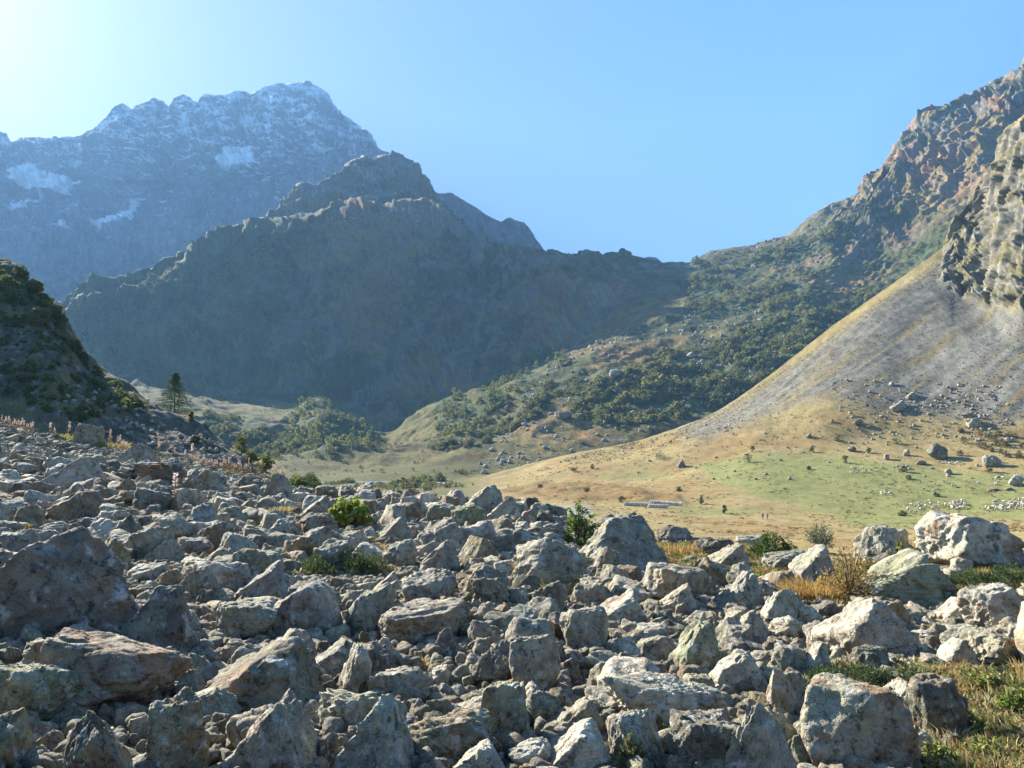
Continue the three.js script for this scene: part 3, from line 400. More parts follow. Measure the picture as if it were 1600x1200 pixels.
// [px, py of the foot, width and height in the photograph, shape, tone, label, short reference, extra]
const heroes = [
  [55, 1010, 250, 175, 'wedge', 'dark', 'largest dark boulder, rust-brown on its upper face, beside yellow sapling', 'the huge dark boulder', { rust: 0.6 }],
  [228, 1032, 135, 108, 'peak', 'dark', 'dark pointed boulder leaning against the huge dark boulder', 'the dark pointed boulder', { lichen: 0.4 }],
  [118, 1122, 250, 118, 'slab', 'brown', 'long rust-brown block with a bright flat top edge', 'the rust-brown block', { rust: 0.9, lean: 0.12 }],
  [30, 1140, 125, 98, 'round', 'green', 'rounded grey-green boulder in front of the rust-brown block', 'the rounded grey-green boulder', {}],
  [378, 1003, 104, 58, 'block', 'warm', 'squat block with ragged sunlit top near dark sloping slab', 'the squat ragged block', {}],
  [272, 1215, 95, 130, 'block', 'brown', 'upright orange-stained block beside the striated boulder', 'the orange-stained block', { rust: 0.8 }],
  [312, 1128, 118, 46, 'wedge', 'grey', 'thin wedge of stone lying on the orange-stained block', 'the thin wedge', { embed: 0.1 }],
  [422, 1228, 155, 125, 'ridge', 'grey', 'rough striated boulder with layered bright ledges', 'the striated boulder', { strata: 0.16, rough: 0.07 }],
  [140, 1232, 120, 108, 'round', 'dark', 'blue-grey low boulder under the rust-brown block', 'the blue-grey boulder', {}],
  [392, 1115, 195, 100, 'wedge', 'dark', 'wide dark sloping slab behind the striated boulder', 'the dark sloping slab', {}],
  [472, 998, 128, 82, 'ridge', 'grey', 'twin-peaked boulder with a sunlit sloping flank', 'the twin-peaked boulder', {}],
  [575, 994, 82, 80, 'block', 'grey', 'square-faced dark block with a thin bright left edge', 'the square-faced block', { rust: 0.1 }],
  [656, 1010, 138, 66, 'block', 'warm', 'long broken block with a sunlit notch on top', 'the long broken block', {}],
  [521, 1062, 88, 56, 'wedge', 'grey', 'lens-shaped boulder beside the tilted bright slab', 'the lens-shaped boulder', {}],
  [551, 1089, 52, 78, 'slab', 'pale', 'tilted bright layered slab standing on edge', 'the tilted bright slab', { strata: 0.14, lean: 0.55 }],
  [618, 1097, 108, 50, 'block', 'grey', 'grey square-cut stones base under the tilted bright slab', 'the square-cut base stone', {}],
  [568, 1232, 150, 128, 'ridge', 'grey', 'big front boulder with broken sunlit shelf across it', 'the big shelf boulder', { strata: 0.09 }],
  [540, 1145, 115, 58, 'block', 'warm', 'flat-topped boulder right behind the big shelf boulder', 'the flat-topped boulder', {}],
  [786, 1075, 98, 68, 'round', 'dark', 'dark rounded boulder above a square mossy one', 'the dark rounded boulder', {}],
  [790, 1165, 92, 95, 'block', 'green', 'square mossy-grey boulder beside the gravel path', 'the square mossy boulder', { lichen: 0.6 }],
  [702, 1194, 140, 70, 'slab', 'brown', 'long low brown slab beside the big shelf boulder', 'the long brown slab', { strata: 0.1 }],
  [735, 1240, 128, 66, 'ridge', 'pale', 'pale sharp-crested rock at the lower edge of the photo', 'the pale sharp-crested rock', {}],
  [456, 1037, 74, 50, 'wedge', 'warm', 'stacked lit stone below the twin-peaked boulder', 'the stacked lit stone', {}],
  [690, 1069, 36, 28, 'block', 'pale', 'small bright cube-like rock near dry grass tuft', 'the small bright cube', {}],
  [697, 1029, 52, 46, 'peak', 'dark', 'dark pyramid stone under the long broken block', 'the dark pyramid stone', {}],
  [915, 1024, 78, 70, 'block', 'warm', 'boxy boulder with bright left face and orange foot', 'the boxy bright-faced boulder', { rust: 0.4 }],
  [836, 1092, 80, 98, 'round', 'grey', 'tall rounded boulder left of the stepped path stones', 'the tall rounded boulder', {}],
  [889, 1070, 46, 40, 'peak', 'dark', 'dark stone tucked against the tall rounded boulder', 'the tucked dark stone', {}],
  [1100, 1060, 90, 84, 'wedge', 'green', 'lichen-green boulder sloping up to a flat crown', 'the lichen-green boulder', { lichen: 0.7 }],
  [1162, 1084, 98, 58, 'ridge', 'pale', 'pale hipped boulder right of the lichen-green boulder', 'the pale hipped boulder', {}],
  [1052, 1142, 208, 78, 'slab', 'pale', 'very wide flat pale slab with long cracks', 'the wide pale slab', { strata: 0.1, lean: 0.10 }],
  [1097, 1103, 48, 48, 'block', 'warm', 'stubby stone on the rear corner of the wide pale slab', 'the stubby stone', {}],
  [912, 1205, 105, 70, 'wedge', 'pale', 'boulder with broad sunlit top above leafy shrub', 'the sunlit-topped boulder', {}],
  [1002, 1196, 96, 76, 'round', 'grey', 'rounded boulder with streaky top in front of the wide pale slab', 'the streaky boulder', {}],
  [1205, 1240, 125, 132, 'peak', 'grey', 'tall grey boulder beside the big square-edged slab', 'the tall grey boulder', {}],
  [835, 1206, 80, 42, 'slab', 'pale', 'low cracked pale stone beside the sunlit-topped boulder', 'the low cracked stone', {}],
  [1112, 1216, 112, 84, 'block', 'dark', 'shadowed block below the wide pale slab', 'the shadowed block', {}],
  [1058, 948, 104, 62, 'block', 'grey', 'broad grey block behind a split white-veined stone', 'the broad grey block', {}],
  [1156, 958, 96, 62, 'ridge', 'grey', 'big hump-backed boulder with pale left end', 'the hump-backed boulder', {}],
  [1066, 960, 62, 46, 'wedge', 'pale', 'split white-veined stone with a bright left face', 'the white-veined stone', {}],
  [922, 955, 58, 48, 'block', 'grey', 'blocky stone behind the boxy bright-faced boulder', 'the blocky stone', {}],
  [972, 975, 94, 48, 'wedge', 'pale', 'bright-topped wedge right of the blocky stone', 'the bright-topped wedge', {}],
  [1348, 1204, 182, 118, 'block', 'grey', 'big square-edged slab with dark face and orange underside', 'the big square-edged slab', { rust: 0.8, sharp: 34, rough: 0.035 }],
  [1422, 1114, 62, 46, 'wedge', 'pale', 'bright cream wedge perched on the big square-edged slab', 'the cream wedge', { embed: 0.1 }],
  [1477, 1160, 88, 98, 'block', 'dark', 'dark upright block with crumbled bright top near grass', 'the crumbled upright block', {}],
  [1448, 1190, 42, 42, 'round', 'pale', 'small pale knob of rock beside the leafy grass', 'the pale knob', {}],
  [1234, 1122, 66, 74, 'peak', 'warm', 'upright pointed stone with bright left edge above tall grey boulder', 'the upright pointed stone', {}],
  [1387, 1038, 165, 95, 'ridge', 'warm', 'large layered outcrop boulder, bright on one flank and dark on the other', 'the large layered boulder', { strata: 0.12 }],
  [1286, 1058, 64, 52, 'wedge', 'pale', 'pale cut stone in front of the large layered boulder', 'the pale cut stone', {}],
  [1367, 1053, 62, 40, 'block', 'dark', 'dark flat-faced stone above the creeping juniper', 'the dark flat-faced stone', {}],
  [1508, 1052, 66, 52, 'ridge', 'pale', 'bright ridged rock above the juniper end', 'the bright ridged rock', {}],
  [1572, 1048, 96, 58, 'slab', 'warm', 'smooth tilted slab at the right edge of the photo', 'the smooth tilted slab', {}],
  [1572, 988, 100, 70, 'block', 'pale', 'fractured angular rock behind the smooth tilted slab', 'the fractured angular rock', {}],
  [1505, 975, 60, 44, 'wedge', 'pale', 'bright jagged rock right of the lichen whaleback', 'the bright jagged rock', {}],
  [1226, 978, 78, 56, 'peak', 'pale', 'pale pyramid rock left of a small egg-shaped stone', 'the pale pyramid rock', {}],
  [1274, 980, 40, 30, 'round', 'pale', 'small egg-shaped stone beside the pale pyramid rock', 'the egg-shaped stone', {}],
  [1232, 1004, 62, 38, 'round', 'pale', 'round-shouldered pale stone in front of the pale pyramid rock', 'the round-shouldered stone', {}],
  [1428, 948, 176, 82, 'wedge', 'green', 'yellow-green lichen whaleback boulder rising to the right', 'the lichen whaleback', { lichen: 0.9, strata: 0.03, yaw: 0 }],
  [1548, 892, 170, 86, 'block', 'pale', 'large pale weathered boulder at the pasture edge', 'the large pale boulder', { lichen: 0.3 }],
  [1405, 888, 104, 62, 'peak', 'grey', 'dark-sided peaked boulder behind the lichen whaleback', 'the dark-sided peak', {}],
  [1287, 912, 80, 58, 'wedge', 'grey', 'grey boulder behind the golden shrub', 'the boulder behind gold shrub', {}],
  [1232, 896, 70, 34, 'slab', 'grey', 'low flat rock under the dark leafy bush', 'the low flat rock', {}],
  [860, 922, 116, 78, 'round', 'warm', 'big smooth rounded boulder above a yellow grass tuft', 'the big smooth boulder', {}],
  [842, 873, 120, 46, 'round', 'grey', 'long humped rock behind the big smooth boulder', 'the long humped rock', {}],
  [962, 833, 82, 46, 'block', 'dark', 'dark trapezoid boulder on the far crest beside tall bush', 'the dark trapezoid boulder', {}],
  [975, 893, 165, 84, 'peak', 'grey', 'great triangular boulder below the dark trapezoid boulder', 'the great triangular boulder', {}],
  [1063, 838, 66, 36, 'peak', 'dark', 'two-tiered dark rock standing in the meadow edge', 'the two-tiered rock', {}],
  [1090, 850, 50, 18, 'slab', 'dark', 'low dark slab in front of the two-tiered rock', 'the low dark slab', {}],
  [1178, 843, 54, 25, 'block', 'grey', 'lichen-capped loaf of rock out on the meadow edge', 'the lichen-capped loaf', { lichen: 0.6 }],
  [1130, 838, 36, 14, 'wedge', 'grey', 'flat little rock beside the lichen-capped loaf', 'the flat little rock', {}],
  [1122, 870, 64, 28, 'slab', 'dark', 'dark lying slab among russet plants', 'the dark lying slab', {}],
  [1146, 891, 72, 40, 'wedge', 'warm', 'sloping sunlit rock beside russet plants', 'the sloping sunlit rock', {}],
  [948, 898, 50, 44, 'block', 'warm', 'angular rock leaning on the great triangular boulder', 'the leaning angular rock', {}],
  [755, 803, 72, 44, 'wedge', 'warm', 'crest boulder with crusty sunlit cap', 'the crusty crest boulder', { lichen: 0.5 }],
  [734, 832, 60, 46, 'block', 'green', 'flat-faced grey-green block under the crusty crest boulder', 'the flat-faced crest block', {}],
  [786, 820, 62, 44, 'ridge', 'pale', 'bright-flanked boulder right of the crusty crest boulder', 'the bright-flanked boulder', {}],
  [688, 818, 46, 32, 'block', 'grey', 'upright crest rock left of the crusty crest boulder', 'the upright crest rock', {}],
  [617, 852, 60, 42, 'wedge', 'grey', 'sloped boulder right of the bright green bush', 'the sloped boulder', {}],
  [622, 890, 54, 46, 'round', 'warm', 'round-topped boulder right of the dark juniper mat', 'the round-topped boulder', {}],
  [687, 898, 62, 52, 'wedge', 'grey', 'dark wedge with one bright spot right of the round-topped boulder', 'the bright-spot wedge', {}],
  [427, 787, 60, 48, 'ridge', 'grey', 'bright-edged boulder under the crest juniper', 'the bright-edged boulder', {}],
  [493, 814, 68, 38, 'wedge', 'warm', 'low domed boulder left of the bright green bush', 'the low domed boulder', {}],
  [498, 840, 68, 38, 'slab', 'brown', 'brown roof-like slab over the dark juniper mat', 'the brown roof slab', {}],
  [510, 784, 46, 26, 'block', 'brown', 'brown rock sheltered under the crest juniper', 'the sheltered brown rock', {}],
  [667, 952, 84, 56, 'block', 'grey', 'ledge-topped block behind the long broken block', 'the ledge-topped block', { strata: 0.1 }],
  [603, 927, 44, 32, 'wedge', 'pale', 'white-topped small boulder behind the square-faced block', 'the white-topped small boulder', {}],
  [765, 950, 62, 46, 'block', 'dark', 'dark rock right of the ledge-topped block', 'the dark ledge neighbour', {}],
  [97, 774, 84, 60, 'wedge', 'pale', 'bright white-topped boulder standing out on the left slope', 'the white-topped boulder', { rough: 0.03 }],
  [130, 699, 38, 38, 'block', 'grey', 'upright block on the skyline among fireweed', 'the skyline block', {}],
  [201, 730, 64, 38, 'wedge', 'warm', 'leaning stone with a lit left face near the skyline', 'the leaning lit stone', {}],
  [236, 759, 94, 38, 'slab', 'dark', 'dark cracked ledge rock below the skyline', 'the dark cracked ledge', {}],
  [110, 818, 100, 52, 'ridge', 'brown', 'brown humped boulder below the bright white-topped boulder', 'the brown humped boulder', {}],
  [313, 778, 68, 46, 'block', 'grey', 'square boulder with a bright top edge on upper slope', 'the square upper boulder', {}],
  [152, 894, 66, 46, 'wedge', 'brown', 'brown wedge to the right of the yellow sapling', 'the brown wedge', {}],
  [232, 802, 62, 40, 'round', 'dark', 'dark round rock in the stony hollow', 'the hollow round rock', {}],
  [299, 937, 62, 50, 'ridge', 'warm', 'upright sunlit-edged rock on the left slope', 'the sunlit-edged rock', {}],
  [409, 942, 94, 60, 'wedge', 'grey', 'leaning grey boulder above the squat ragged block', 'the leaning grey boulder', {}],
  [126, 908, 84, 44, 'slab', 'grey', 'layered slab below the brown wedge', 'the layered slab', { strata: 0.12 }],
  [245, 884, 62, 38, 'wedge', 'warm', 'flat-lit stone in the middle of the left slope', 'the flat-lit stone', {}],
  [300, 872, 62, 32, 'block', 'grey', 'sharp-cornered stone right of the flat-lit stone', 'the sharp-cornered stone', {}],
];
const placed = [], heroInfo = [];
heroes.forEach(([px, py, w, h, style, tone, label, ref, ex], i) => {
  const g = onGround(px, py), s = g.d / F / CP, W = w * s, H = h * s, D = Math.min(W, H * 1.7) * 0.9;
  const m = new THREE.Mesh(rockGeo(1000 + i * 17, { style, tone, size: [W, H, D], detail: W * F / g.d > 90 ? 24 : W * F / g.d > 55 ? 18 : 12, tile: clamp(W * 0.8, 0.7, 2.2), ...ex }), W > 1.1 ? bigRockMat : rockMat);
  m.name = numbered('boulder'); m.position.set(g.x, g.y - 0.02, -(g.d + D * 0.3)); tag(m, label, 'boulder'); shadows(m); scene.add(m);
  placed.push({ x: g.x, d: g.d + D * 0.3, r: Math.min(W, D) * 0.5 }); heroInfo.push({ ref, px, py: py - h / 2, x: g.x, d: g.d, w });
});

// all other rocks of the field, largest in view first
const noRocks = [[[1440, 1060], [1600, 1060], [1700, 1300], [1420, 1300], [1500, 1170]], [[1210, 895], [1345, 880], [1350, 940], [1240, 945]], [[1505, 885], [1640, 880], [1640, 925], [1505, 925]], [[1000, 862], [1075, 862], [1075, 892], [1000, 892]], [[1085, 890], [1200, 888], [1200, 905], [1085, 902]]];
// what the photograph shows unobstructed: no loose rock stands in front of these boxes [x0, y0, x1, y1]
const clear = [[515, 775, 585, 826], [880, 785, 935, 850], [445, 858, 600, 902], [1180, 830, 1240, 872], [1258, 820, 1312, 860], [1285, 850, 1375, 935], [1225, 900, 1315, 936], [1385, 845, 1450, 890], [1300, 1050, 1500, 1082], [1505, 885, 1640, 922], [835, 900, 900, 924], [645, 1022, 684, 1040], [30, 812, 56, 842], [1050, 1135, 1115, 1190], [962, 1150, 1010, 1200], [1016, 1120, 1058, 1146], [1440, 1060, 1640, 1200], [1000, 866, 1070, 888], [260, 750, 280, 797], [430, 740, 500, 762], [422, 786, 452, 802], [1464, 910, 1492, 944], [0, 636, 60, 660], [140, 655, 215, 702], [240, 685, 255, 706], [280, 700, 400, 740], [420, 730, 452, 750]];
heroes.forEach(([px, py, w, h]) => clear.push([px - w * 0.42, py - h, px + w * 0.42, py - h * 0.22]));
const farEdge = along([[-300, 48, 0], [0, 47, 0], [400, 45, 0], [550, 40, 0], [680, 31, 0], [850, 27, 0], [1000, 21, 0], [1200, 17.5, 0], [1400, 15.5, 0], [1800, 16.5, 0]]);
const styles = ['block', 'wedge', 'slab', 'round', 'ridge', 'block'], tones = ['grey', 'pale', 'dark', 'warm', 'brown', 'green'];
const styleWord = { block: 'blocky', wedge: 'wedge-shaped', ridge: 'ridged', round: 'rounded', peak: 'pointed', slab: 'flat' }, toneWord = { grey: 'grey', pale: 'pale', dark: 'dark', warm: 'buff-grey', brown: 'brownish', green: 'lichen-green' };
const protos = []; for (let i = 0; i < 30; i++) { const style = styles[i % 6], tone = tones[[0, 1, 0, 3, 2, 0, 3, 4, 1, 0, 5, 3, 2, 0, 1][(i * 7) % 15]]; protos.push({ style, tone, geo: rockGeo(5000 + i * 13, { style, tone, detail: 13, size: style === 'slab' ? [1.25, 0.5, 0.95] : [1.1, 0.8, 0.9], tile: 1.3 }) }); }
const rockList = [];
{
  const R = rng(4242), cell = 1.2, grid = new Map(), key = (x, d) => Math.floor(x / cell) * 1000 + Math.floor(d / cell);
  const put = q => { const k = key(q.x, q.d); if (!grid.has(k)) grid.set(k, []); grid.get(k).push(q); };
  const clash = (x, d, r, f) => { for (let i = -2; i <= 2; i++) for (let j = -2; j <= 2; j++) for (const q of grid.get(key(x + i * cell, d + j * cell)) || []) if (Math.hypot(q.x - x, q.d - d) < f * (q.r + r)) return true; return false; };
  placed.forEach(put);
  const cand = []; for (let i = 0; i < 70000; i++) { const d = Math.sqrt(lerp(3 * 3, 48 * 48, R())), px = -250 + 2100 * R(); cand.push([px, d, Math.min(0.44, 0.072 * Math.pow(R() + 0.010, -0.54)) * (0.85 + 0.1 * smooth(6, 30, d))]); }
  cand.sort((a, b) => b[2] - a[2]);
  for (const [px, d, r] of cand) {
    const x = (px - 800) / F * d; if (d > 34 && r > 0.26 && px < 620) continue; if (d > farEdge(px)[0] + (R() - 0.5) * 4) continue;
    const y = groundY(x, d), s = proj(x, y, -d); if (noRocks.some(p => inside(p, s[0], s[1]))) continue;
    if (d < 6 && r > 0.2 && R() < 0.6) continue;
    if (clash(x, d, r, 0.66)) continue;
    const top = proj(x, y + r * 1.35, -d)[1], rp = r * F / d * 0.9; if (clear.some(([x0, y0, x1, y1]) => s[0] + rp > x0 && s[0] - rp < x1 && s[1] > y1 && top < y1 - 3)) continue;
    const q = { x, d, r, y: y - r * 0.12 + (R() - 0.3) * 0.18 * r, px: s[0], py: s[1], seen: r / d * (s[0] > -40 && s[0] < 1640 && s[1] < 1260 ? 1 : 0.1), p: Math.floor(R() * protos.length), ry: R() * 6.283, rx: (R() - 0.5) * 0.7, rz: (R() - 0.5) * 0.7, sx: 0.8 + R() * 0.5, sy: 0.7 + R() * 0.5 };
    rockList.push(q); put(q);
  }
}
rockList.sort((a, b) => b.seen - a.seen);
const nBig = 300 - heroes.length - 24, labelsUsed = new Set();
const M4 = new THREE.Matrix4(), QQ = new THREE.Quaternion(), EU = new THREE.Euler();
function poseRock(q, m) { m.compose(new THREE.Vector3(q.x, q.y, -q.d), QQ.setFromEuler(EU.set(q.rx, q.ry, q.rz)), new THREE.Vector3(2 * q.r * q.sx, 2 * q.r * q.sy, 2 * q.r)); return m; }
rockList.slice(0, nBig).forEach(q => {
  const p = protos[q.p], m = new THREE.Mesh(p.geo, rockMat); m.name = numbered('rock'); poseRock(q, M4).decompose(m.position, m.quaternion, m.scale); shadows(m); scene.add(m);
  const near = heroInfo.map(h => ({ h, k: Math.hypot(h.px - q.px, (h.py - q.py) * 1.3) })).sort((a, b) => a.k - b.k), rel = ({ h }) => (Math.abs(q.px - h.px) > 0.75 * h.w ? (q.px < h.px ? 'left of ' : 'right of ') : q.d > h.d + 0.25 ? 'behind ' : q.d < h.d - 0.25 ? 'in front of ' : 'against ') + h.ref;
  const size = q.r > 0.42 ? 'large' : q.r > 0.26 ? 'mid-sized' : 'small', head = `${size} ${styleWord[p.style]} ${toneWord[p.tone]} rock `;
  let label = head + rel(near[0]); for (let k = 1; labelsUsed.has(label) && k < 8; k++) label = head + rel(near[0]) + ', ' + rel(near[k]);
  labelsUsed.add(label); tag(m, label, 'rock', 'loose rocks of the boulder field');
});
{
  const g = new THREE.Group(); g.name = 'loose_stones'; g.userData.kind = 'stuff'; g.userData.label = 'smaller loose stones filling the gaps of the boulder field'; scene.add(g);
  const mids = []; for (let i = 0; i < 14; i++) mids.push(rockGeo(9000 + i * 7, { style: styles[i % 6], tone: tones[[0, 1, 3, 0, 2, 1, 4][i % 7]], detail: 7, size: i % 6 === 2 ? [1.25, 0.5, 0.95] : [1.1, 0.8, 0.9], tile: 1.1 }));
  const tiny = []; for (let i = 0; i < 8; i++) tiny.push(rockGeo(9500 + i * 7, { style: styles[i % 6], tone: tones[[0, 1, 3, 1][i % 4]], detail: 3, size: [1.1, 0.75, 0.9], tile: 1.1 }));
  const sets = mids.map(() => []), small = tiny.map(() => []), R = rng(808);
  rockList.slice(nBig).forEach(q => sets[Math.floor(R() * sets.length)].push(q));
  for (let i = 0; i < 42000; i++) {
    const d = Math.sqrt(lerp(2.6 * 2.6, 26 * 26, Math.pow(R(), 1.5))), px = -200 + 2000 * R(), x = (px - 800) / F * d, y = groundY(x, d), s = proj(x, y, -d); if (d > farEdge(px)[0] || noRocks.some(p => inside(p, s[0], s[1]))) continue;
    const r = 0.016 + 0.065 * R() * R() + d * 0.0025 * R(); small[Math.floor(R() * small.length)].push({ x, d, r, y: y + r * 0.1, ry: R() * 6.283, rx: R() - 0.5, rz: R() - 0.5, sx: 0.8 + 0.5 * R(), sy: 0.7 + 0.4 * R() });
  }
  const C = new THREE.Color();
  [...mids.map((geo, i) => [geo, sets[i]]), ...tiny.map((geo, i) => [geo, small[i]])].forEach(([geo, list]) => {
    const im = new THREE.InstancedMesh(geo, rockMat, list.length); im.name = 'loose_stone'; im.castShadow = im.receiveShadow = true;
    list.forEach((q, i) => { im.setMatrixAt(i, poseRock(q, M4)); const k = 0.8 + 0.4 * R(); im.setColorAt(i, C.setRGB(k * (1 + 0.05 * R()), k, k * (0.92 + 0.08 * R()))); }); g.add(im);
  });
}
console.log('field rocks', rockList.length);

// ------------------------------------------------------------ leaves, grass, shrubs, trees
// a cloud of small folded leaves; spots() gives [x, y, z, outward x, y, z, size factor]
function leaves(n, R, size, colors, spot, long = 1.6, droop = 0.2) {
  const pos = new Float32Array(n * 12), col = new Float32Array(n * 12), idx = new Uint32Array(n * 6), a = new THREE.Vector3(), s = new THREE.Vector3(), u = new THREE.Vector3();
  for (let i = 0; i < n; i++) {
    const [x, y, z, ox, oy, oz, k = 1] = spot(R), L = size * k * (0.65 + 0.7 * R()) * 0.5;
    a.set(ox + (R() - 0.5) * 1.5, oy + (R() - 0.5) * 1.5 - droop, oz + (R() - 0.5) * 1.5).normalize(); s.set(R() - 0.5, R() - 0.5, R() - 0.5).cross(a).normalize(); u.crossVectors(a, s).multiplyScalar(L * 0.25);
    const w = L / long, o = i * 12, c = colors[Math.floor(R() * colors.length)], q = 0.75 + 0.5 * R();
    pos.set([x - a.x * L, y - a.y * L, z - a.z * L, x + s.x * w + u.x, y + s.y * w + u.y, z + s.z * w + u.z, x - s.x * w + u.x, y - s.y * w + u.y, z - s.z * w + u.z, x + a.x * L, y + a.y * L, z + a.z * L], o);
    for (let v = 0; v < 4; v++) col.set([c[0] * q, c[1] * q, c[2] * q], o + v * 3);
    idx.set([i * 4, i * 4 + 1, i * 4 + 2, i * 4 + 1, i * 4 + 3, i * 4 + 2], i * 6);
  }
  const g = new THREE.BufferGeometry(); g.setAttribute('position', new THREE.BufferAttribute(pos, 3)); g.setAttribute('color', new THREE.BufferAttribute(col, 3)); g.setIndex(new THREE.BufferAttribute(idx, 1)); g.computeVertexNormals(); return g;
}
const leafMat = new THREE.MeshPhysicalMaterial({ vertexColors: true, roughness: 0.9, transmission: 0.4, thickness: 0, side: THREE.DoubleSide, specularIntensity: 0.3 });
const scrubMat = new THREE.MeshPhysicalMaterial({ vertexColors: true, roughness: 1, transmission: 0.45, thickness: 0, side: THREE.DoubleSide, specularIntensity: 0.1 });
const barkMat = new THREE.MeshStandardMaterial({ color: new THREE.Color(0.12, 0.095, 0.07), roughness: 0.95 });
const greens = { bright: [[0.25, 0.31, 0.05], [0.30, 0.33, 0.06], [0.19, 0.25, 0.045]], mid: [[0.09, 0.14, 0.035], [0.12, 0.16, 0.04], [0.07, 0.11, 0.03]], dark: [[0.045, 0.075, 0.028], [0.06, 0.09, 0.03], [0.035, 0.06, 0.025]], gold: [[0.36, 0.22, 0.06], [0.42, 0.28, 0.08], [0.28, 0.16, 0.05], [0.26, 0.24, 0.06]], olive: [[0.13, 0.14, 0.045], [0.17, 0.16, 0.05], [0.10, 0.11, 0.04]], yellow: [[0.30, 0.29, 0.05], [0.24, 0.26, 0.045]], willow: [[0.13, 0.16, 0.09], [0.17, 0.19, 0.11], [0.10, 0.13, 0.07]], russet: [[0.30, 0.13, 0.06], [0.34, 0.18, 0.07], [0.26, 0.20, 0.06]], straw: [[0.42, 0.32, 0.15], [0.36, 0.26, 0.11], [0.46, 0.37, 0.20]], rustgrass: [[0.40, 0.20, 0.06], [0.42, 0.27, 0.09], [0.33, 0.27, 0.08]] };
function limb(p, q, r0, r1, seg = 5) { const a = new THREE.Vector3(...p), b = new THREE.Vector3(...q), g = new THREE.CylinderGeometry(r1, r0, a.distanceTo(b), seg, 1, true); g.applyQuaternion(new THREE.Quaternion().setFromUnitVectors(new THREE.Vector3(0, 1, 0), b.clone().sub(a).normalize())); g.translate((a.x + b.x) / 2, (a.y + b.y) / 2, (a.z + b.z) / 2); return g; }
// shrub of leafy twigs: stems from the base, leaves clustered round the twig ends
function shrubGeo(seed, w, h, nStem, nLeaf, size, colors, o = {}) {
  const R = rng(seed), stems = [], tips = [];
  for (let i = 0; i < nStem; i++) {
    const a = R() * 6.283, rr = Math.sqrt(R()) * 0.5 * w, y = h * (o.low ?? 0.25) + h * (1 - (o.low ?? 0.25)) * Math.pow(R(), 0.7) * (1 - 0.6 * Math.pow(rr / (0.5 * w), 2)), e = [Math.cos(a) * rr, y, Math.sin(a) * rr], m = [e[0] * 0.35, y * 0.55, e[2] * 0.35];
    stems.push(limb([e[0] * 0.06, -0.05, e[2] * 0.06], m, 0.012 * h + 0.004, 0.008 * h + 0.003, 4), limb(m, e, 0.008 * h + 0.003, 0.004, 4)); tips.push([m, e]);
  }
  const foliage = leaves(nLeaf, R, size, colors, R => { const [m, e] = tips[Math.floor(R() * tips.length)], t = 0.25 + 0.8 * Math.sqrt(R()), j = (o.spread ?? 0.13) * w; const x = lerp(m[0], e[0], t) + (R() - 0.5) * j, y = lerp(m[1], e[1], t) + (R() - 0.5) * j, z = lerp(m[2], e[2], t) + (R() - 0.5) * j; return [x, Math.max(0.01, y), z, x / w, 0.5, z / w]; }, o.long ?? 1.7, o.droop ?? 0.2);
  return { stems: mergeGeometries(stems), foliage };
}
function shrub(name, label, category, at, seed, w, h, nStem, nLeaf, size, colors, o = {}, group) {
  const g = thing(name, label, category, group), q = shrubGeo(seed, w, h, nStem, nLeaf, size, colors, o); part('stem', q.stems, barkMat, g); part('foliage', q.foliage, leafMat, g); g.position.set(...at); return g;
}
function blades(seed, w, h, n, colors, bend = 0.5, wide = 0.006) {
  const R = rng(seed), pos = [], col = [], idx = [];
  for (let i = 0; i < n; i++) {
    const a = R() * 6.283, rr = Math.sqrt(R()) * 0.5 * w, x = Math.cos(a) * rr, z = Math.sin(a) * rr, H = h * (0.5 + 0.6 * R()), b = R() * 6.283, out = H * bend * (0.3 + R()), dx = Math.cos(a) * 0.6 * out + Math.cos(b) * 0.5 * out, dz = Math.sin(a) * 0.6 * out + Math.sin(b) * 0.5 * out, sx = Math.cos(b) * wide, sz = Math.sin(b) * wide, c = colors[Math.floor(R() * colors.length)], q = 0.75 + 0.5 * R(), o = pos.length / 3;
    pos.push(x - sx, -0.03, z - sz, x + sx, -0.03, z + sz, x + dx * 0.3 - sx * 0.8, H * 0.6, z + dz * 0.3 - sz * 0.8, x + dx * 0.3 + sx * 0.8, H * 0.6, z + dz * 0.3 + sz * 0.8, x + dx, H * (1 - 0.25 * bend), z + dz);
    for (let k = 0; k < 5; k++) col.push(c[0] * q, c[1] * q, c[2] * q); idx.push(o, o + 1, o + 2, o + 1, o + 3, o + 2, o + 2, o + 3, o + 4);
  }
  const g = new THREE.BufferGeometry(); g.setAttribute('position', new THREE.Float32BufferAttribute(pos, 3)); g.setAttribute('color', new THREE.Float32BufferAttribute(col, 3)); g.setIndex(idx); g.computeVertexNormals(); return g;
}
// a creeping juniper: low mounds set with short needle sprays
function juniperGeo(seed, w, h, dep, n, size) {
  const R = rng(seed), lumps = []; for (let i = 0; i < 16; i++) { const a = R() * 6.283, rr = Math.sqrt(R()); lumps.push([Math.cos(a) * rr * w * 0.42, Math.sin(a) * rr * dep * 0.42, w * (0.10 + 0.08 * R()), h * (0.6 + 0.5 * R()) * (1 - 0.5 * rr * rr)]); }
  return leaves(n, R, size, [...greens.dark, [0.08, 0.115, 0.035], [0.10, 0.13, 0.04]], R => { const [x, z, r, hh] = lumps[Math.floor(R() * lumps.length)], a = R() * 6.283, t = Math.sqrt(R()), y = hh * Math.sqrt(1 - t * t * 0.95) * (0.75 + 0.3 * R()); return [x + Math.cos(a) * t * r * 1.15, Math.max(0, y), z + Math.sin(a) * t * r * 1.15, Math.cos(a) * t, 0.6, Math.sin(a) * t]; }, 4.5, -0.2);
}
const spotAt = (px, py) => { const g = onGround(px, py); return { ...g, s: g.d / F / CP, at: [g.x, g.y - 0.02, -g.d] }; };
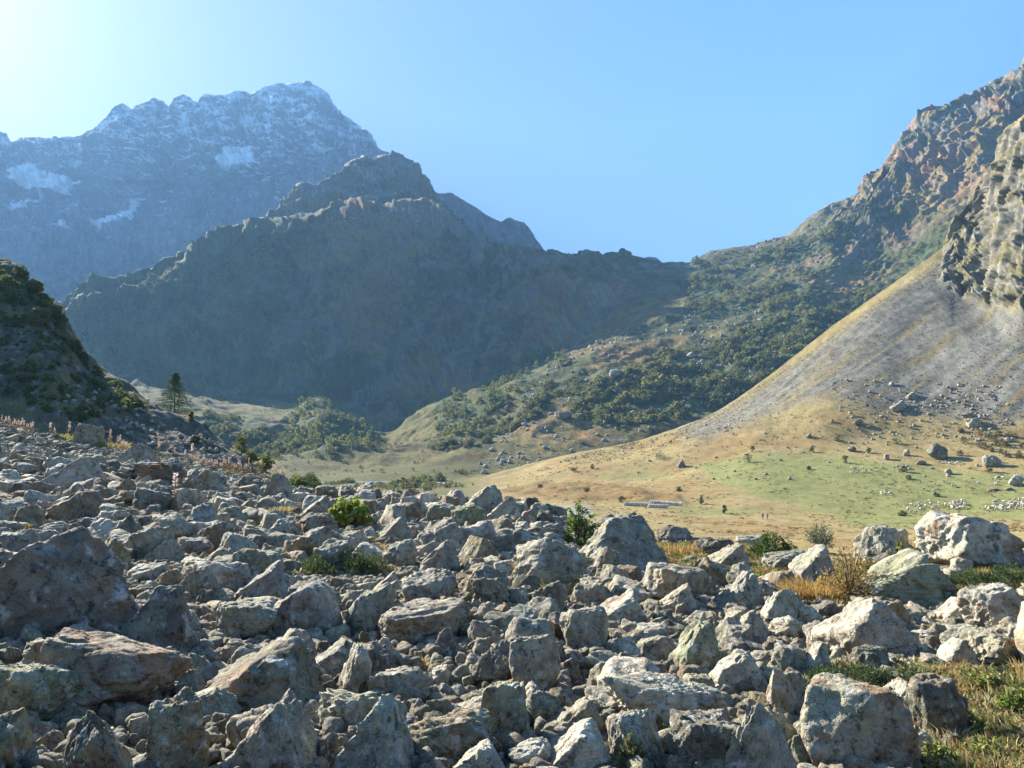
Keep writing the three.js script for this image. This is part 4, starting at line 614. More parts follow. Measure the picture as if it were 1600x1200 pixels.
function plantShrub(px, py, w, h, name, label, category, seed, n, leafPx, colors, o) { const q = spotAt(px, py); return shrub(name, label, category, q.at, seed, w * q.s, h * q.s, o?.stems ?? 40, n, leafPx * q.s, colors, o); }
plantShrub(548, 828, 66, 52, 'green_bush', 'bright green broad-leaved bush on the crest of the boulder field', 'bush', 11, 1500, 7.5, greens.bright, { stems: 60, long: 1.25 });
plantShrub(905, 858, 62, 76, 'tall_bush', 'tall loose green bush beside the dark trapezoid boulder', 'bush', 12, 1500, 5, greens.mid.concat(greens.bright.slice(0, 1)), { stems: 46, low: 0.1 });
plantShrub(934, 840, 16, 34, 'yellow_sprig', 'yellow-leaved sprig beside the tall loose green bush', 'sapling', 13, 160, 4.5, greens.yellow, { stems: 8 });
plantShrub(584, 836, 16, 12, 'yellow_herb', 'small yellow herb at the foot of the bright green bush', 'plant', 14, 110, 4, greens.yellow, { stems: 8 });
plantShrub(1207, 878, 66, 46, 'leafy_bush', 'dark leafy bush between the hump-backed boulder and meadow', 'bush', 15, 1500, 4.5, greens.mid, { stems: 50 });
plantShrub(1284, 864, 54, 44, 'willow_bush', 'grey-green willow bush at the meadow edge', 'bush', 16, 1500, 3.6, greens.willow, { stems: 50, long: 3 });
plantShrub(1360, 842, 34, 30, 'meadow_shrub', 'feathery green shrub behind the dark-sided peak', 'bush', 17, 900, 3.2, greens.olive, { stems: 36, long: 2.4 });
plantShrub(1330, 944, 92, 96, 'golden_shrub', 'golden-leaved loose shrub left of the lichen whaleback', 'shrub', 18, 1300, 4.2, greens.gold, { stems: 60, low: 0.1, spread: 0.2 });
plantShrub(1402, 892, 34, 50, 'yellow_sapling', 'yellow-green sapling growing against the dark-sided peak', 'sapling', 19, 420, 5, greens.yellow.concat(greens.olive), { stems: 16, low: 0.1 });
plantShrub(1436, 882, 30, 32, 'pale_sapling', 'pale yellow-green sprout between the two big lichen boulders', 'sapling', 20, 260, 5, greens.yellow, { stems: 12 });
plantShrub(1478, 948, 26, 40, 'olive_sprig', 'olive sprig in front of the lichen whaleback', 'sapling', 21, 240, 4.2, greens.olive.concat(greens.yellow), { stems: 12, low: 0.1 });
plantShrub(44, 846, 22, 34, 'autumn_sapling', 'yellow and orange autumn sapling behind the huge dark boulder', 'sapling', 22, 200, 6, greens.gold.concat(greens.yellow), { stems: 14, low: 0.1 });
plantShrub(1082, 1196, 64, 62, 'leafy_shrub', 'small-leaved green shrub below the wide pale slab', 'shrub', 23, 1100, 6, greens.olive.concat(greens.bright.slice(1, 2)), { stems: 40 });
plantShrub(986, 1206, 52, 56, 'dark_shrub', 'sparse dark shrub in the shadow of the streaky boulder', 'shrub', 24, 600, 6, greens.olive, { stems: 40 });
plantShrub(1036, 1150, 44, 32, 'russet_shrub', 'russet dwarf shrub on the front edge of the wide pale slab', 'shrub', 25, 420, 5, greens.russet.concat(greens.olive), { stems: 24 });
plantShrub(465, 768, 20, 24, 'bright_sprig', 'bright green sprig at the foot of the crest juniper', 'plant', 26, 160, 6, greens.bright, { stems: 10 });
plantShrub(1030, 886, 60, 20, 'russet_herbs', 'low russet herbs beside the great triangular boulder', 'plant', 27, 900, 3.6, greens.russet, { stems: 60 });
plantShrub(1010, 868, 56, 20, 'yellow_herbs', 'yellow-green herbs under the great triangular boulder', 'plant', 28, 700, 3.6, greens.yellow.concat(greens.olive), { stems: 50 });
plantShrub(1098, 866, 50, 16, 'orange_herbs', 'orange-brown herbs around the dark lying slab', 'plant', 29, 600, 3.4, greens.rustgrass, { stems: 50 });
plantShrub(1168, 912, 96, 18, 'low_green_herbs', 'low yellow-green herbs behind the hump-backed boulder', 'plant', 30, 1000, 4, greens.yellow.concat(greens.olive), { stems: 70 });
plantShrub(1440, 1092, 60, 40, 'bramble_tangle', 'brown twiggy tangle at the right end of the creeping juniper', 'shrub', 31, 400, 4, greens.russet.concat(greens.olive), { stems: 120 });
const tuft = (px, py, w, h, n, colors, name, label, bend, seed, wide = 0.8) => { const q = spotAt(px, py), m = part(name, blades(seed, w * q.s, h * q.s, n, colors, bend, wide * q.s), leafMat); m.name = numbered(name); m.position.set(...q.at); tag(m, label, 'grass'); return m; };
tuft(868, 928, 62, 28, 420, greens.straw.concat(greens.yellow), 'grass_tuft', 'yellow grass tuft at the foot of the big smooth boulder', 0.8, 41);
tuft(664, 1044, 40, 22, 260, greens.straw, 'grass_tuft', 'tan dry grass tuft beside the small bright cube', 1.0, 42);
tuft(437, 806, 30, 20, 240, greens.straw, 'grass_tuft', 'tan grass tuft under the bright-edged boulder', 0.9, 43);
tuft(1270, 940, 90, 40, 1100, greens.rustgrass, 'grass_tuft', 'orange grass clump left of the golden shrub', 0.6, 44);
tuft(1328, 952, 60, 22, 500, greens.straw.concat(greens.rustgrass), 'grass_tuft', 'straw grass at the root of the golden shrub', 0.7, 45);
tuft(1525, 938, 34, 28, 260, greens.rustgrass, 'grass_tuft', 'orange grass tuft below the dark right-hand juniper', 0.7, 46);
tuft(1210, 906, 60, 18, 380, greens.rustgrass, 'grass_tuft', 'rusty grass under the dark leafy bush', 0.6, 47);
tuft(1455, 850, 90, 30, 700, greens.straw, 'grass_tuft', 'pale dry grass strip between the peak and large pale boulder', 0.5, 48);
tuft(1570, 836, 80, 26, 500, greens.straw, 'grass_tuft', 'pale dry grass behind the large pale boulder', 0.5, 49);
tuft(1060, 866, 70, 18, 420, greens.rustgrass, 'grass_tuft', 'russet grass right of the great triangular boulder', 0.6, 50);
tuft(985, 870, 50, 16, 300, greens.rustgrass, 'grass_tuft', 'russet grass at the base of the great triangular boulder', 0.6, 51);
tuft(178, 690, 44, 22, 260, greens.straw.concat(greens.bright), 'grass_tuft', 'pale grass among the fireweed by the skyline block', 0.6, 52);
tuft(105, 668, 40, 18, 220, greens.yellow.concat(greens.bright), 'grass_tuft', 'yellow-green grass on the upper left skyline', 0.6, 53);
tuft(420, 742, 40, 12, 200, greens.rustgrass.concat(greens.straw), 'grass_tuft', 'russet grass on the skyline left of the crest juniper', 0.6, 54);
[[1560, 1150], [1500, 1175], [1590, 1090], [1545, 1120], [1480, 1205], [1575, 1210], [1530, 1215], [1610, 1150], [1600, 1045]].forEach(([px, py], i) => tuft(px, py, 90, 40, 240, i % 2 ? greens.straw.concat(greens.olive, [[0.45, 0.40, 0.24]]) : greens.olive.concat(greens.mid, greens.straw), 'long_grass', ['long bright grass under the crumbled upright block', 'tufted grass beside the pale knob', 'arching pale grass at the right edge below tilted slab', 'green and straw grass right of the crumbled upright block', 'grass at the bottom edge right of the pale knob', 'grass clump in the lower right corner', 'straw-green grass left of the corner grass clump', 'grass spilling in over the right edge', 'thin grass on the smooth tilted slab'][i], 0.9, 60 + i, 1.6));
[[1465, 1205, 64, 50], [1515, 1160, 50, 60], [1555, 1195, 70, 46], [1590, 1130, 60, 60], [1540, 1085, 60, 36]].forEach(([px, py, w, h], i) => plantShrub(px, py, w, h, 'leafy_plant', ['leafy green plant beside the pale knob', 'upright long-leaved plant behind the leafy corner plants', 'leafy plant in the lower right corner', 'broad clump of long leaves at the right edge', 'thin-leaved herb right of the bramble tangle'][i], 'plant', 70 + i, 420, 11, i % 2 ? greens.mid.concat(greens.bright) : greens.bright.concat(greens.olive), { stems: 26, long: 3.6, droop: 0.5 }));
[[520, 906, 150, 46, 70, 'creeping_juniper', 'dark green juniper mat under the brown roof slab'], [1390, 1090, 200, 34, 50, 'creeping_juniper', 'creeping juniper mat behind the big square-edged slab'], [1575, 928, 140, 44, 60, 'creeping_juniper', 'dark juniper mat below the large pale boulder'], [468, 768, 76, 30, 50, 'creeping_juniper', 'juniper on the crest above the bright-edged boulder']].forEach(([px, py, w, h, dep, name, label], i) => {
  const q = spotAt(px, py), m = part(name, juniperGeo(90 + i, w * q.s, h * q.s, Math.max(dep * q.s * 1.6, 0.9), 5200, 9 * Math.sqrt(q.s * 0.004)), leafMat); m.name = numbered(name); m.position.set(q.at[0], q.at[1] + 0.03, q.at[2] - dep * q.s * 0.5); tag(m, label, 'juniper');
});
{ // bleached dead twigs of the juniper
  const q = spotAt(1345, 1100), R = rng(123), l = []; for (let i = 0; i < 90; i++) { const x = (R() - 0.5) * 95 * q.s, z = (R() - 0.5) * 0.25, a = R() * 3.14, L = (8 + 22 * R()) * q.s; l.push(limb([x, 0.02 + 0.05 * R(), z], [x + Math.cos(a) * L, 0.03 + 0.10 * R(), z + (R() - 0.5) * L], 0.004, 0.0015, 4)); }
  const m = part('dead_twigs', mergeGeometries(l), new THREE.MeshStandardMaterial({ color: new THREE.Color(0.42, 0.40, 0.37), roughness: 0.9 })); m.position.set(...q.at); m.userData.kind = 'stuff'; m.userData.label = 'bleached dead twigs between creeping juniper and big slab';
}
{ // herbs and grass filling the stony soil between the plants
  const R = rng(140), kinds = [greens.olive.concat(greens.straw), greens.straw.concat(greens.rustgrass), greens.mid.concat(greens.olive), greens.russet.concat(greens.yellow)].map((c, i) => i % 2 ? blades(141 + i, 0.22, 0.16, 60, c, 0.8, 0.005) : leaves(120, rng(145 + i), 0.05, c, R => { const a = R() * 6.283, r = 0.14 * Math.sqrt(R()); return [Math.cos(a) * r, 0.11 * R(), Math.sin(a) * r, Math.cos(a), 0.7, Math.sin(a)]; }, 2.4, 0)), lists = kinds.map(() => []);
  [[[[1440, 1060], [1620, 1040], [1700, 1260], [1440, 1260], [1500, 1160]], 230], [[[1215, 890], [1345, 880], [1350, 945], [1240, 950]], 200], [[[985, 855], [1240, 850], [1240, 915], [1000, 895]], 420], [[[1340, 860], [1480, 850], [1480, 880], [1340, 890]], 160], [[[1505, 880], [1640, 880], [1640, 930], [1505, 930]], 120], [[[440, 850], [610, 845], [610, 905], [440, 905]], 110], [[[100, 655], [450, 735], [470, 760], [300, 740], [100, 690]], 240], [[[840, 900], [900, 900], [900, 930], [840, 930]], 40], [[[1290, 1050], [1520, 1050], [1520, 1095], [1290, 1095]], 120]].forEach(([poly, n]) => { const xs = poly.map(p => p[0]), ys = poly.map(p => p[1]); for (let i = 0; i < n; i++) { const px = lerp(Math.min(...xs), Math.max(...xs), R()), py = lerp(Math.min(...ys), Math.max(...ys), R()); if (!inside(poly, px, py)) continue; const q = onGround(px, py); lists[Math.floor(R() * 4)].push([q.x, q.y - 0.01, -q.d, (0.5 + 0.8 * R()) * (0.7 + q.d * 0.035), R() * 6.283]); } });
  const g = new THREE.Group(); g.name = 'herb_cover'; g.userData.kind = 'stuff'; g.userData.label = 'low herbs and grass between the boulders'; scene.add(g);
  kinds.forEach((geo, i) => { const im = new THREE.InstancedMesh(geo, leafMat, lists[i].length); im.name = 'herb'; im.castShadow = im.receiveShadow = true; lists[i].forEach(([x, y, z, s, r], k) => { M4.compose(new THREE.Vector3(x, y, z), QQ.setFromEuler(EU.set(0, r, 0)), new THREE.Vector3(s, s, s)); im.setMatrixAt(k, M4); }); g.add(im); });
}
// fireweed gone to seed along the skyline of the field
{
  const mk = (seed, h) => { const R = rng(seed), stem = limb([0, -0.03, 0], [0.04 * h, h * 0.95, 0], 0.010, 0.006, 5); return { stem, leaf: leaves(46, R, 0.15, [[0.34, 0.13, 0.07], [0.36, 0.22, 0.08], [0.22, 0.22, 0.06]], R => { const t = R() * 0.7, a = R() * 6.283; return [0.04 * h * t + Math.cos(a) * 0.05, h * t, Math.sin(a) * 0.05, Math.cos(a), 0.4, Math.sin(a)]; }, 5, 0.1), head: leaves(70, R, 0.06, [[0.62, 0.56, 0.50], [0.50, 0.42, 0.38], [0.45, 0.22, 0.16]], R => { const t = 0.70 + 0.30 * R(), a = R() * 6.283, r = 0.05 * Math.sqrt(R()) * (1.2 - t * 0.5); return [0.04 * h * t + Math.cos(a) * r, h * t, Math.sin(a) * r, Math.cos(a), 0.2, Math.sin(a)]; }, 2.2, 0) }; };
  const kinds = [mk(301, 1.0), mk(302, 0.9), mk(303, 1.1), mk(304, 0.8)], seedMat = new THREE.MeshPhysicalMaterial({ vertexColors: true, roughness: 1, transmission: 0.5, thickness: 0, side: THREE.DoubleSide });
  const fire = {}, R = rng(55), spots = [[150, 690, 'beside the skyline block'], [160, 694, 'right of the skyline block'], [170, 697, 'right of the skyline block'], [86, 664, 'on the upper left skyline'], [108, 668, 'on the upper left skyline'], [78, 662, 'on the upper left skyline'], [247, 708, 'alone on the skyline above the dark cracked ledge'], [288, 716, 'on the skyline above the square upper boulder'], [301, 720, 'on the skyline above the square upper boulder'], [270, 800, 'tall and lone in the stony hollow']];
  for (let i = 0; i < 16; i++) spots.push([2 + i * 3.2 + R() * 2, 652 + R() * 8 + i * 0.5, 'in the pale drift at the left edge']);
  for (let i = 0; i < 8; i++) spots.push([182 + i * 2 + R() * 2, 702 + R() * 6, 'in the clump right of the skyline block']);
  for (let i = 0; i < 26; i++) spots.push([310 + i * 3.2 + R() * 2, 722 + i * 0.62 + R() * 5, 'in the pink drift along the skyline']);
  for (let i = 0; i < 8; i++) spots.push([426 + i * 2.6 + R(), 745 + R() * 4, 'in the small drift left of the crest juniper']);
  spots.forEach(([px, py, where], i) => { const q = spotAt(px, py + 4), k = kinds[i % 4], g = thing('fireweed', `fireweed stalk with white seed fluff ${where}`, 'wildflower', 'fireweed gone to seed'); (fire[where] ||= []).push(g); part('stem', k.stem, barkMat, g); part('leaf', k.leaf, leafMat, g).name = 'leaves'; part('seed_head', k.head, seedMat, g); g.position.set(...q.at); g.rotation.y = R() * 6.283; g.scale.setScalar((i > 9 ? 0.85 : 1.2) * (0.75 + 0.5 * R())); });
  for (const [where, l] of Object.entries(fire)) if (l.length > 1) l.map(g => [proj(g.position.x, g.position.y, g.position.z)[0], g]).sort((a, b) => a[0] - b[0]).forEach(([, g], i) => { g.userData.label = `white-tufted fireweed ${where}, ${ordinal(i + 1)} from the left`; });
}

// ------------------------------------------------------------ trees that stand by themselves
function crownGeo(seed, w, h, n, size, colors, low = 0.15) {
  const R = rng(seed), lobes = []; for (let i = 0; i < 18; i++) { const a = R() * 6.283, t = R(), y = h * (low + (1 - low) * (0.12 + 0.8 * t)), rr = 0.40 * w * Math.sqrt(R()) * Math.sin(Math.PI * clamp(0.2 + 0.75 * t)); lobes.push([Math.cos(a) * rr, y, Math.sin(a) * rr, w * (0.09 + 0.11 * R())]); }
  return leaves(n, R, size, colors, R => { const [x, y, z, r] = lobes[Math.floor(R() * lobes.length)], c = R() * 2 - 1, a = R() * 6.283, s = Math.sqrt(1 - c * c), q = r * (0.6 + 0.5 * Math.sqrt(R())); return [x + s * Math.cos(a) * q, y + c * q * 0.9, z + s * Math.sin(a) * q, s * Math.cos(a), c, s * Math.sin(a)]; }, 1.3, 0.1);
}
function trunkGeo(seed, w, h) { const R = rng(seed), l = [limb([0, -0.3, 0], [0.05 * w, h * 0.75, 0], 0.03 * h, 0.012 * h, 6)]; for (let i = 0; i < 5; i++) { const a = R() * 6.283, y = h * (0.2 + 0.4 * R()); l.push(limb([0.02 * w, y, 0], [Math.cos(a) * w * 0.3, y + h * 0.2, Math.sin(a) * w * 0.3], 0.012 * h, 0.005 * h, 4)); } return mergeGeometries(l); }
function tree(name, label, category, at, seed, w, h, n, size, colors, group, low) { const g = thing(name, label, category, group); part('trunk', trunkGeo(seed, w, h), barkMat, g); part('crown', crownGeo(seed + 1, w, h, n, size, colors, low), leafMat, g); g.position.copy(at); return g; }
{ // conifer beyond the bank
  const at = bank.at(272, 652) || new THREE.Vector3(-60, 6, -130), d = 140, k = d / F, h = 76 * k, w = 66 * k, R = rng(700), g = thing('conifer_tree', 'lone dark green conifer rising behind the bank', 'tree'); const [bx, by] = P(272, 653, d);
  part('trunk', limb([0, -0.5, 0], [0, h * 0.98, 0], 0.16, 0.03, 7), barkMat, g);
  const br = [], tips = []; for (let i = 0; i < 130; i++) { const t = 0.06 + 0.93 * Math.pow(i / 130, 0.9), a = i * 2.4 + R(), L = w * 0.52 * Math.pow(1 - t, 0.75) * (0.7 + 0.5 * R()) + 0.15, y = h * t, e = [Math.cos(a) * L, y - 0.12 * L + 0.1, Math.sin(a) * L]; br.push(limb([0, y, 0], e, 0.03, 0.012, 4)); tips.push([y, e]); }
  part('branch', mergeGeometries(br), barkMat, g).name = 'branches';
  part('crown', leaves(6500, R, 0.34, [[0.06, 0.10, 0.045], [0.08, 0.125, 0.05], [0.10, 0.145, 0.06]], R => { const [y, e] = tips[Math.floor(R() * tips.length)], t = 0.15 + 0.9 * R(); return [e[0] * t + (R() - 0.5) * 0.28, y + (e[1] - y) * t + (R() - 0.6) * 0.16, e[2] * t + (R() - 0.5) * 0.28, e[0] * 0.3, -0.1, e[2] * 0.3]; }, 3, 0.1), leafMat, g);
  g.position.set(bx, by - 0.6, -d);
}
const onBank = (px, py) => bank.at(px, py), yg = greens.olive.concat(greens.yellow.map(c => mulc(c, 0.7)));
[[381, 706, 26, 26, 'small yellow-green tree at the end of the bank'], [398, 714, 22, 14, 'low yellow-green bush right of the tree at the bank end'], [424, 724, 28, 20, 'yellow-green bush behind the pink fireweed drift'], [298, 656, 10, 14, 'orange-tinged shrub right of the conifer'], [120, 596, 14, 10, 'small green bush halfway down the bank'], [160, 636, 9, 10, 'tiny yellow-green bush lower on the bank'], [303, 690, 14, 8, 'yellow-green tuft on the lower bank']].forEach(([px, py, w, h, label], i) => { const at = onBank(px, py); if (!at) return; const k = -at.z / F; tree('bank_shrub', label, 'bush', at.setY(at.y - 0.2), 720 + i * 5, w * k * 1.2, h * k * 1.15, 600, 0.3, i === 3 ? greens.gold : yg, null, 0.02); });
{ // scrub along the crest of the bank
  const R = rng(730), labels = ['highest scrub on the bank at the left edge', 'scrub bush just below the top of the bank', 'third scrub bush down the bank crest', 'fourth scrub bush down the bank crest', 'dense scrub bush midway along the bank crest', 'scrub bush right of the dense midway bush', 'seventh scrub bush down the bank crest', 'eighth scrub bush down the bank crest', 'scrub bush near the lower end of the scrubby crest', 'lowest scrub bush on the bank crest', 'scrub bush inside the shaded hollow of the bank', 'scrub bush hanging in the upper bank', 'scrub bush on the inner rib of the bank', 'scrub bush under the top of the bank'];
  [[8, 416, 40, 20], [32, 426, 34, 22], [52, 452, 34, 24], [70, 474, 34, 26], [84, 492, 36, 28], [96, 508, 36, 26], [106, 526, 30, 24], [118, 542, 30, 22], [128, 558, 26, 18], [150, 574, 16, 10], [20, 470, 50, 34], [60, 505, 46, 34], [24, 506, 22, 14], [10, 450, 40, 30]].forEach(([px, py, w, h], i) => { const at = onBank(px, py + 4); if (!at) return; const k = -at.z / F; tree('bank_scrub', labels[i], 'bush', at.setY(at.y - 0.5), 740 + i * 5, w * k * 0.9, h * k * 0.9, 1700, 0.3, i % 3 ? greens.mid.concat(greens.olive, greens.yellow.slice(1)) : yg, 'scrub on the crest of the bank', 0.02); });
}
{ // low heath and grass clumps covering the upper bank
  const R = rng(775), geo = crownGeo(776, 1, 0.6, 90, 0.2, greens.olive.concat(greens.mid, greens.russet.slice(2)), 0.01), l = bank.within([[0, 420], [60, 460], [130, 560], [230, 640], [120, 660], [0, 620]]), im = new THREE.InstancedMesh(geo, scrubMat, 260); im.name = 'bank_heath'; im.userData.kind = 'stuff'; im.userData.label = 'low heath covering the upper bank'; im.castShadow = im.receiveShadow = true;
  for (let i = 0; i < 260; i++) { const v = l[Math.floor(R() * l.length)], s = 0.8 + 2.2 * R() * R(); M4.compose(new THREE.Vector3(bank.pos[v * 3], bank.pos[v * 3 + 1] - 0.15, bank.pos[v * 3 + 2]), QQ.setFromEuler(EU.set(0, R() * 6.283, 0)), new THREE.Vector3(s, s, s)); im.setMatrixAt(i, M4); } scene.add(im);
}
{ const at = mountain.at(933, 666), k = -at.z / F; tree('pale_tree', 'lone pale green round tree at the foot of the sunlit slope', 'tree', at, 760, 20 * k, 30 * k, 900, 0.9, [[0.20, 0.24, 0.08], [0.17, 0.21, 0.07]], null, 0.05); }
// trees of the wooded spurs: each one a tree of its own
const clumpGeos = []; for (let i = 0; i < 5; i++) clumpGeos.push(crownGeo(800 + i * 3, 1, 1, 150, 0.16, [[0.15, 0.175, 0.055], [0.19, 0.205, 0.07], [0.12, 0.14, 0.045], [0.23, 0.20, 0.07]], 0.02));
const treeTrunk = trunkGeo(831, 0.8, 1);
const crowns = [0, 1, 2, 3].map(i => crownGeo(840 + i * 3, 0.85, 1, 260, 0.12, [[0.15, 0.185, 0.06], [0.18, 0.21, 0.07], [0.12, 0.155, 0.055], [i === 1 ? 0.30 : 0.20, 0.20, 0.07]], 0.12));
const isTree = [];
function rankLabels(list, what, where) { list.map(g => [proj(g.position.x, g.position.y, g.position.z)[0], g]).sort((a, b) => a[0] - b[0]).forEach(([, g], i) => { g.userData.label = `${what} ${where}, ${ordinal(i + 1)} from the left`; }); }
[[6, 46, 'on the pointed wooded spur below the shaded mountain'], [7, 40, 'in the wooded strip climbing into the shade'], [8, 26, 'in the upper right wooded patch at the shadow edge']].forEach(([z, n, where], zi) => {
  const R = rng(900 + zi), l = mountain.within(alderZones[z]); const mine = []; let k = 0, guard = 0;
  while (k < n && guard++ < 2000) { const v = l[Math.floor(R() * l.length)], x = mountain.pos[v * 3], y = mountain.pos[v * 3 + 1], zz = mountain.pos[v * 3 + 2]; if (isTree.some(t => Math.hypot(t[0] - x, t[1] - zz) < 6)) continue; isTree.push([x, zz]); const g = thing('birch_tree', '', 'tree', 'trees ' + where); mine.push(g); part('trunk', treeTrunk, barkMat, g); part('crown', crowns[Math.floor(R() * 4)], scrubMat, g); const h = 6 + 8 * R() * R() + 2 * R(); g.position.set(x, y - 0.3, zz); g.scale.set(h * 0.95, h, h * 0.95); g.rotation.y = R() * 6.283; k++; }
  rankLabels(mine, 'light-green tree', where);
});
// alder scrub that reads as one mass on the slopes
{
  const R = rng(1000), lists = clumpGeos.map(() => []);
  const sow = (surf, l, n, h0, h1) => { for (let i = 0; i < n; i++) { const v = l[Math.floor(R() * l.length)], x = surf.pos[v * 3] + (R() - 0.5) * 4, y = surf.pos[v * 3 + 1], z = surf.pos[v * 3 + 2] + (R() - 0.5) * 4, g = fbm(x / 26, 0.3, z / 26, 2), h = (h0 + (h1 - h0) * R() * R()) * (0.75 + 1.6 * g + 0.3 * R()); if (h < 0.8 || fbm(x / 60 + 40, 0.3, z / 60, 3) < -0.14) continue; lists[Math.floor(R() * 5)].push([x, y - h * 0.12, z, h, R()]); } };
  const weights = [480, 600, 3200, 1000, 240, 1700, 420, 420, 260, 1000, 520];
  alderZones.forEach((zone, i) => { for (const surf of [mountain, hillside]) { const l = surf.within(zone); if (l.length > 20) sow(surf, l, Math.round(weights[i] * Math.min(1, l.length / 400)), 3.4, i === 5 ? 8 : 10); } });
  const rest = mountain.within([[330, 660], [1050, 480], [1060, 640], [760, 745], [480, 750], [330, 720]]).filter(v => fbm(mountain.pos[v * 3] / 40, 2, mountain.pos[v * 3 + 2] / 40, 3) > 0.05); sow(mountain, rest, 1500, 1.2, 3.4);
  const upper = hillside.within([[1070, 415], [1330, 320], [1480, 300], [1480, 385], [1300, 500], [1070, 500]]); sow(hillside, upper, 700, 1.2, 3.0);
  const face = mountain.within([[120, 480], [420, 360], [700, 350], [1000, 420], [900, 540], [640, 640], [200, 620]]); sow(mountain, face, 2200, 1.5, 4);
  const vale = pasture.within([[400, 745], [660, 742], [740, 756], [740, 800], [560, 810], [400, 790]]); sow(pasture, vale, 2200, 1.0, 4);
  const g = new THREE.Group(); g.name = 'alder_thicket'; g.userData.kind = 'stuff'; g.userData.label = 'alder scrub covering the lower mountain slopes'; scene.add(g); const C = new THREE.Color();
  clumpGeos.forEach((geo, i) => { const im = new THREE.InstancedMesh(geo, scrubMat, lists[i].length); im.name = 'alder_shrub'; im.castShadow = im.receiveShadow = true; lists[i].forEach(([x, y, z, h, r], k) => { M4.compose(new THREE.Vector3(x, y, z), QQ.setFromEuler(EU.set(0, r * 6.283, 0)), new THREE.Vector3(h * 1.25, h, h * 1.25)); im.setMatrixAt(k, M4); const q = 0.75 + 0.5 * ((r * 7.3) % 1); im.setColorAt(k, C.setRGB(q * (0.9 + 0.3 * ((r * 13.7) % 1)), q, q)); }); g.add(im); });
}
// stones strewn over scree and slopes, too many and too small to pick apart
{
  const R = rng(1100), geos = [0, 1, 2, 3].map(i => rockGeo(1200 + i, { style: styles[i], tone: ['pale', 'grey', 'warm', 'pale'][i], detail: 2, size: [1.1, 0.75, 0.95], tile: 2 })), lists = geos.map(() => []);
  const strew = (surf, poly, n, r0, r1, keep) => { let l = surf.within(poly); if (keep) l = l.filter(keep); for (let i = 0; i < n; i++) { const v = l[Math.floor(R() * l.length)]; lists[Math.floor(R() * 4)].push({ x: surf.pos[v * 3] + (R() - 0.5) * 2.5, d: -surf.pos[v * 3 + 2] + (R() - 0.5) * 2, y: surf.pos[v * 3 + 1], r: r0 + (r1 - r0) * Math.pow(R(), 3), ry: R() * 6, rx: R() - 0.5, rz: R() - 0.5, sx: 1, sy: 0.9 }); } };
  strew(pasture, scree1, 9000, 0.10, 0.32); strew(pasture, [[1290, 590], [1560, 600], [1600, 660], [1500, 690], [1330, 680]], 800, 0.12, 0.75); strew(pasture, [[850, 725], [1200, 640], [1600, 660], [1600, 760], [1100, 750]], 420, 0.2, 0.8);
  strew(mountain, [[880, 540], [1050, 490], [1050, 660], [820, 740], [740, 740]], 900, 0.5, 2.4); strew(hillside, [[1060, 490], [1200, 470], [1280, 520], [1100, 640], [1060, 640]], 420, 0.6, 2.4); strew(hillside, [[1080, 405], [1340, 310], [1400, 330], [1300, 420], [1100, 425]], 420, 0.8, 2.6);
  strew(mountain, [[560, 262], [640, 250], [720, 350], [640, 350], [500, 350]], 300, 1, 3.5); strew(bank, [[60, 590], [240, 630], [380, 720], [300, 740], [100, 690]], 700, 0.08, 0.4);
  const g = new THREE.Group(); g.name = 'scree_stones'; g.userData.kind = 'stuff'; g.userData.label = 'small stones strewn over the scree and slopes'; scene.add(g);
  geos.forEach((geo, i) => { const im = new THREE.InstancedMesh(geo, rockMat, lists[i].length); im.name = 'scree_stone'; im.castShadow = im.receiveShadow = true; lists[i].forEach((q, k) => im.setMatrixAt(k, poseRock(q, M4))); g.add(im); });
}
// tussocks of dry grass over the pasture
{
  const R = rng(1250), geos = [0, 1, 2].map(i => leaves(26, rng(1260 + i), 0.5, [greens.straw, greens.rustgrass, greens.olive][i].map(c => mulc(c, 0.75)), R => { const a = R() * 6.283, r = 0.5 * Math.sqrt(R()); return [Math.cos(a) * r, 0.18 * R(), Math.sin(a) * r, Math.cos(a) * 0.4, 0.8, Math.sin(a) * 0.4]; }, 3, 0)), lists = [[], [], []];
  const l = pasture.within([[760, 765], [900, 712], [1100, 665], [1300, 640], [1600, 660], [1620, 850], [1000, 850], [800, 800]]); for (let i = 0; i < 9000; i++) { const v = l[Math.floor(R() * l.length)], x = pasture.pos[v * 3] + (R() - 0.5) * 1.5, z = pasture.pos[v * 3 + 2] + (R() - 0.5) * 3; if (fbm(x / 14, 8.8, z / 14, 3) + 0.25 * (R() - 0.5) < 0.02) continue; lists[Math.floor(R() * R() * 3)].push([x, pasture.pos[v * 3 + 1] - 0.03, z, 0.5 + 0.9 * R() * R(), R() * 6.283]); }
  const g = new THREE.Group(); g.name = 'grass_tussocks'; g.userData.kind = 'stuff'; g.userData.label = 'dry grass tussocks all over the pasture'; scene.add(g);
  geos.forEach((geo, i) => { const im = new THREE.InstancedMesh(geo, scrubMat, lists[i].length); im.name = 'grass_tussock'; im.castShadow = im.receiveShadow = true; lists[i].forEach(([x, y, z, s, r], k) => { M4.compose(new THREE.Vector3(x, y, z), QQ.setFromEuler(EU.set(0, r, 0)), new THREE.Vector3(s, s, s)); im.setMatrixAt(k, M4); }); g.add(im); });
}
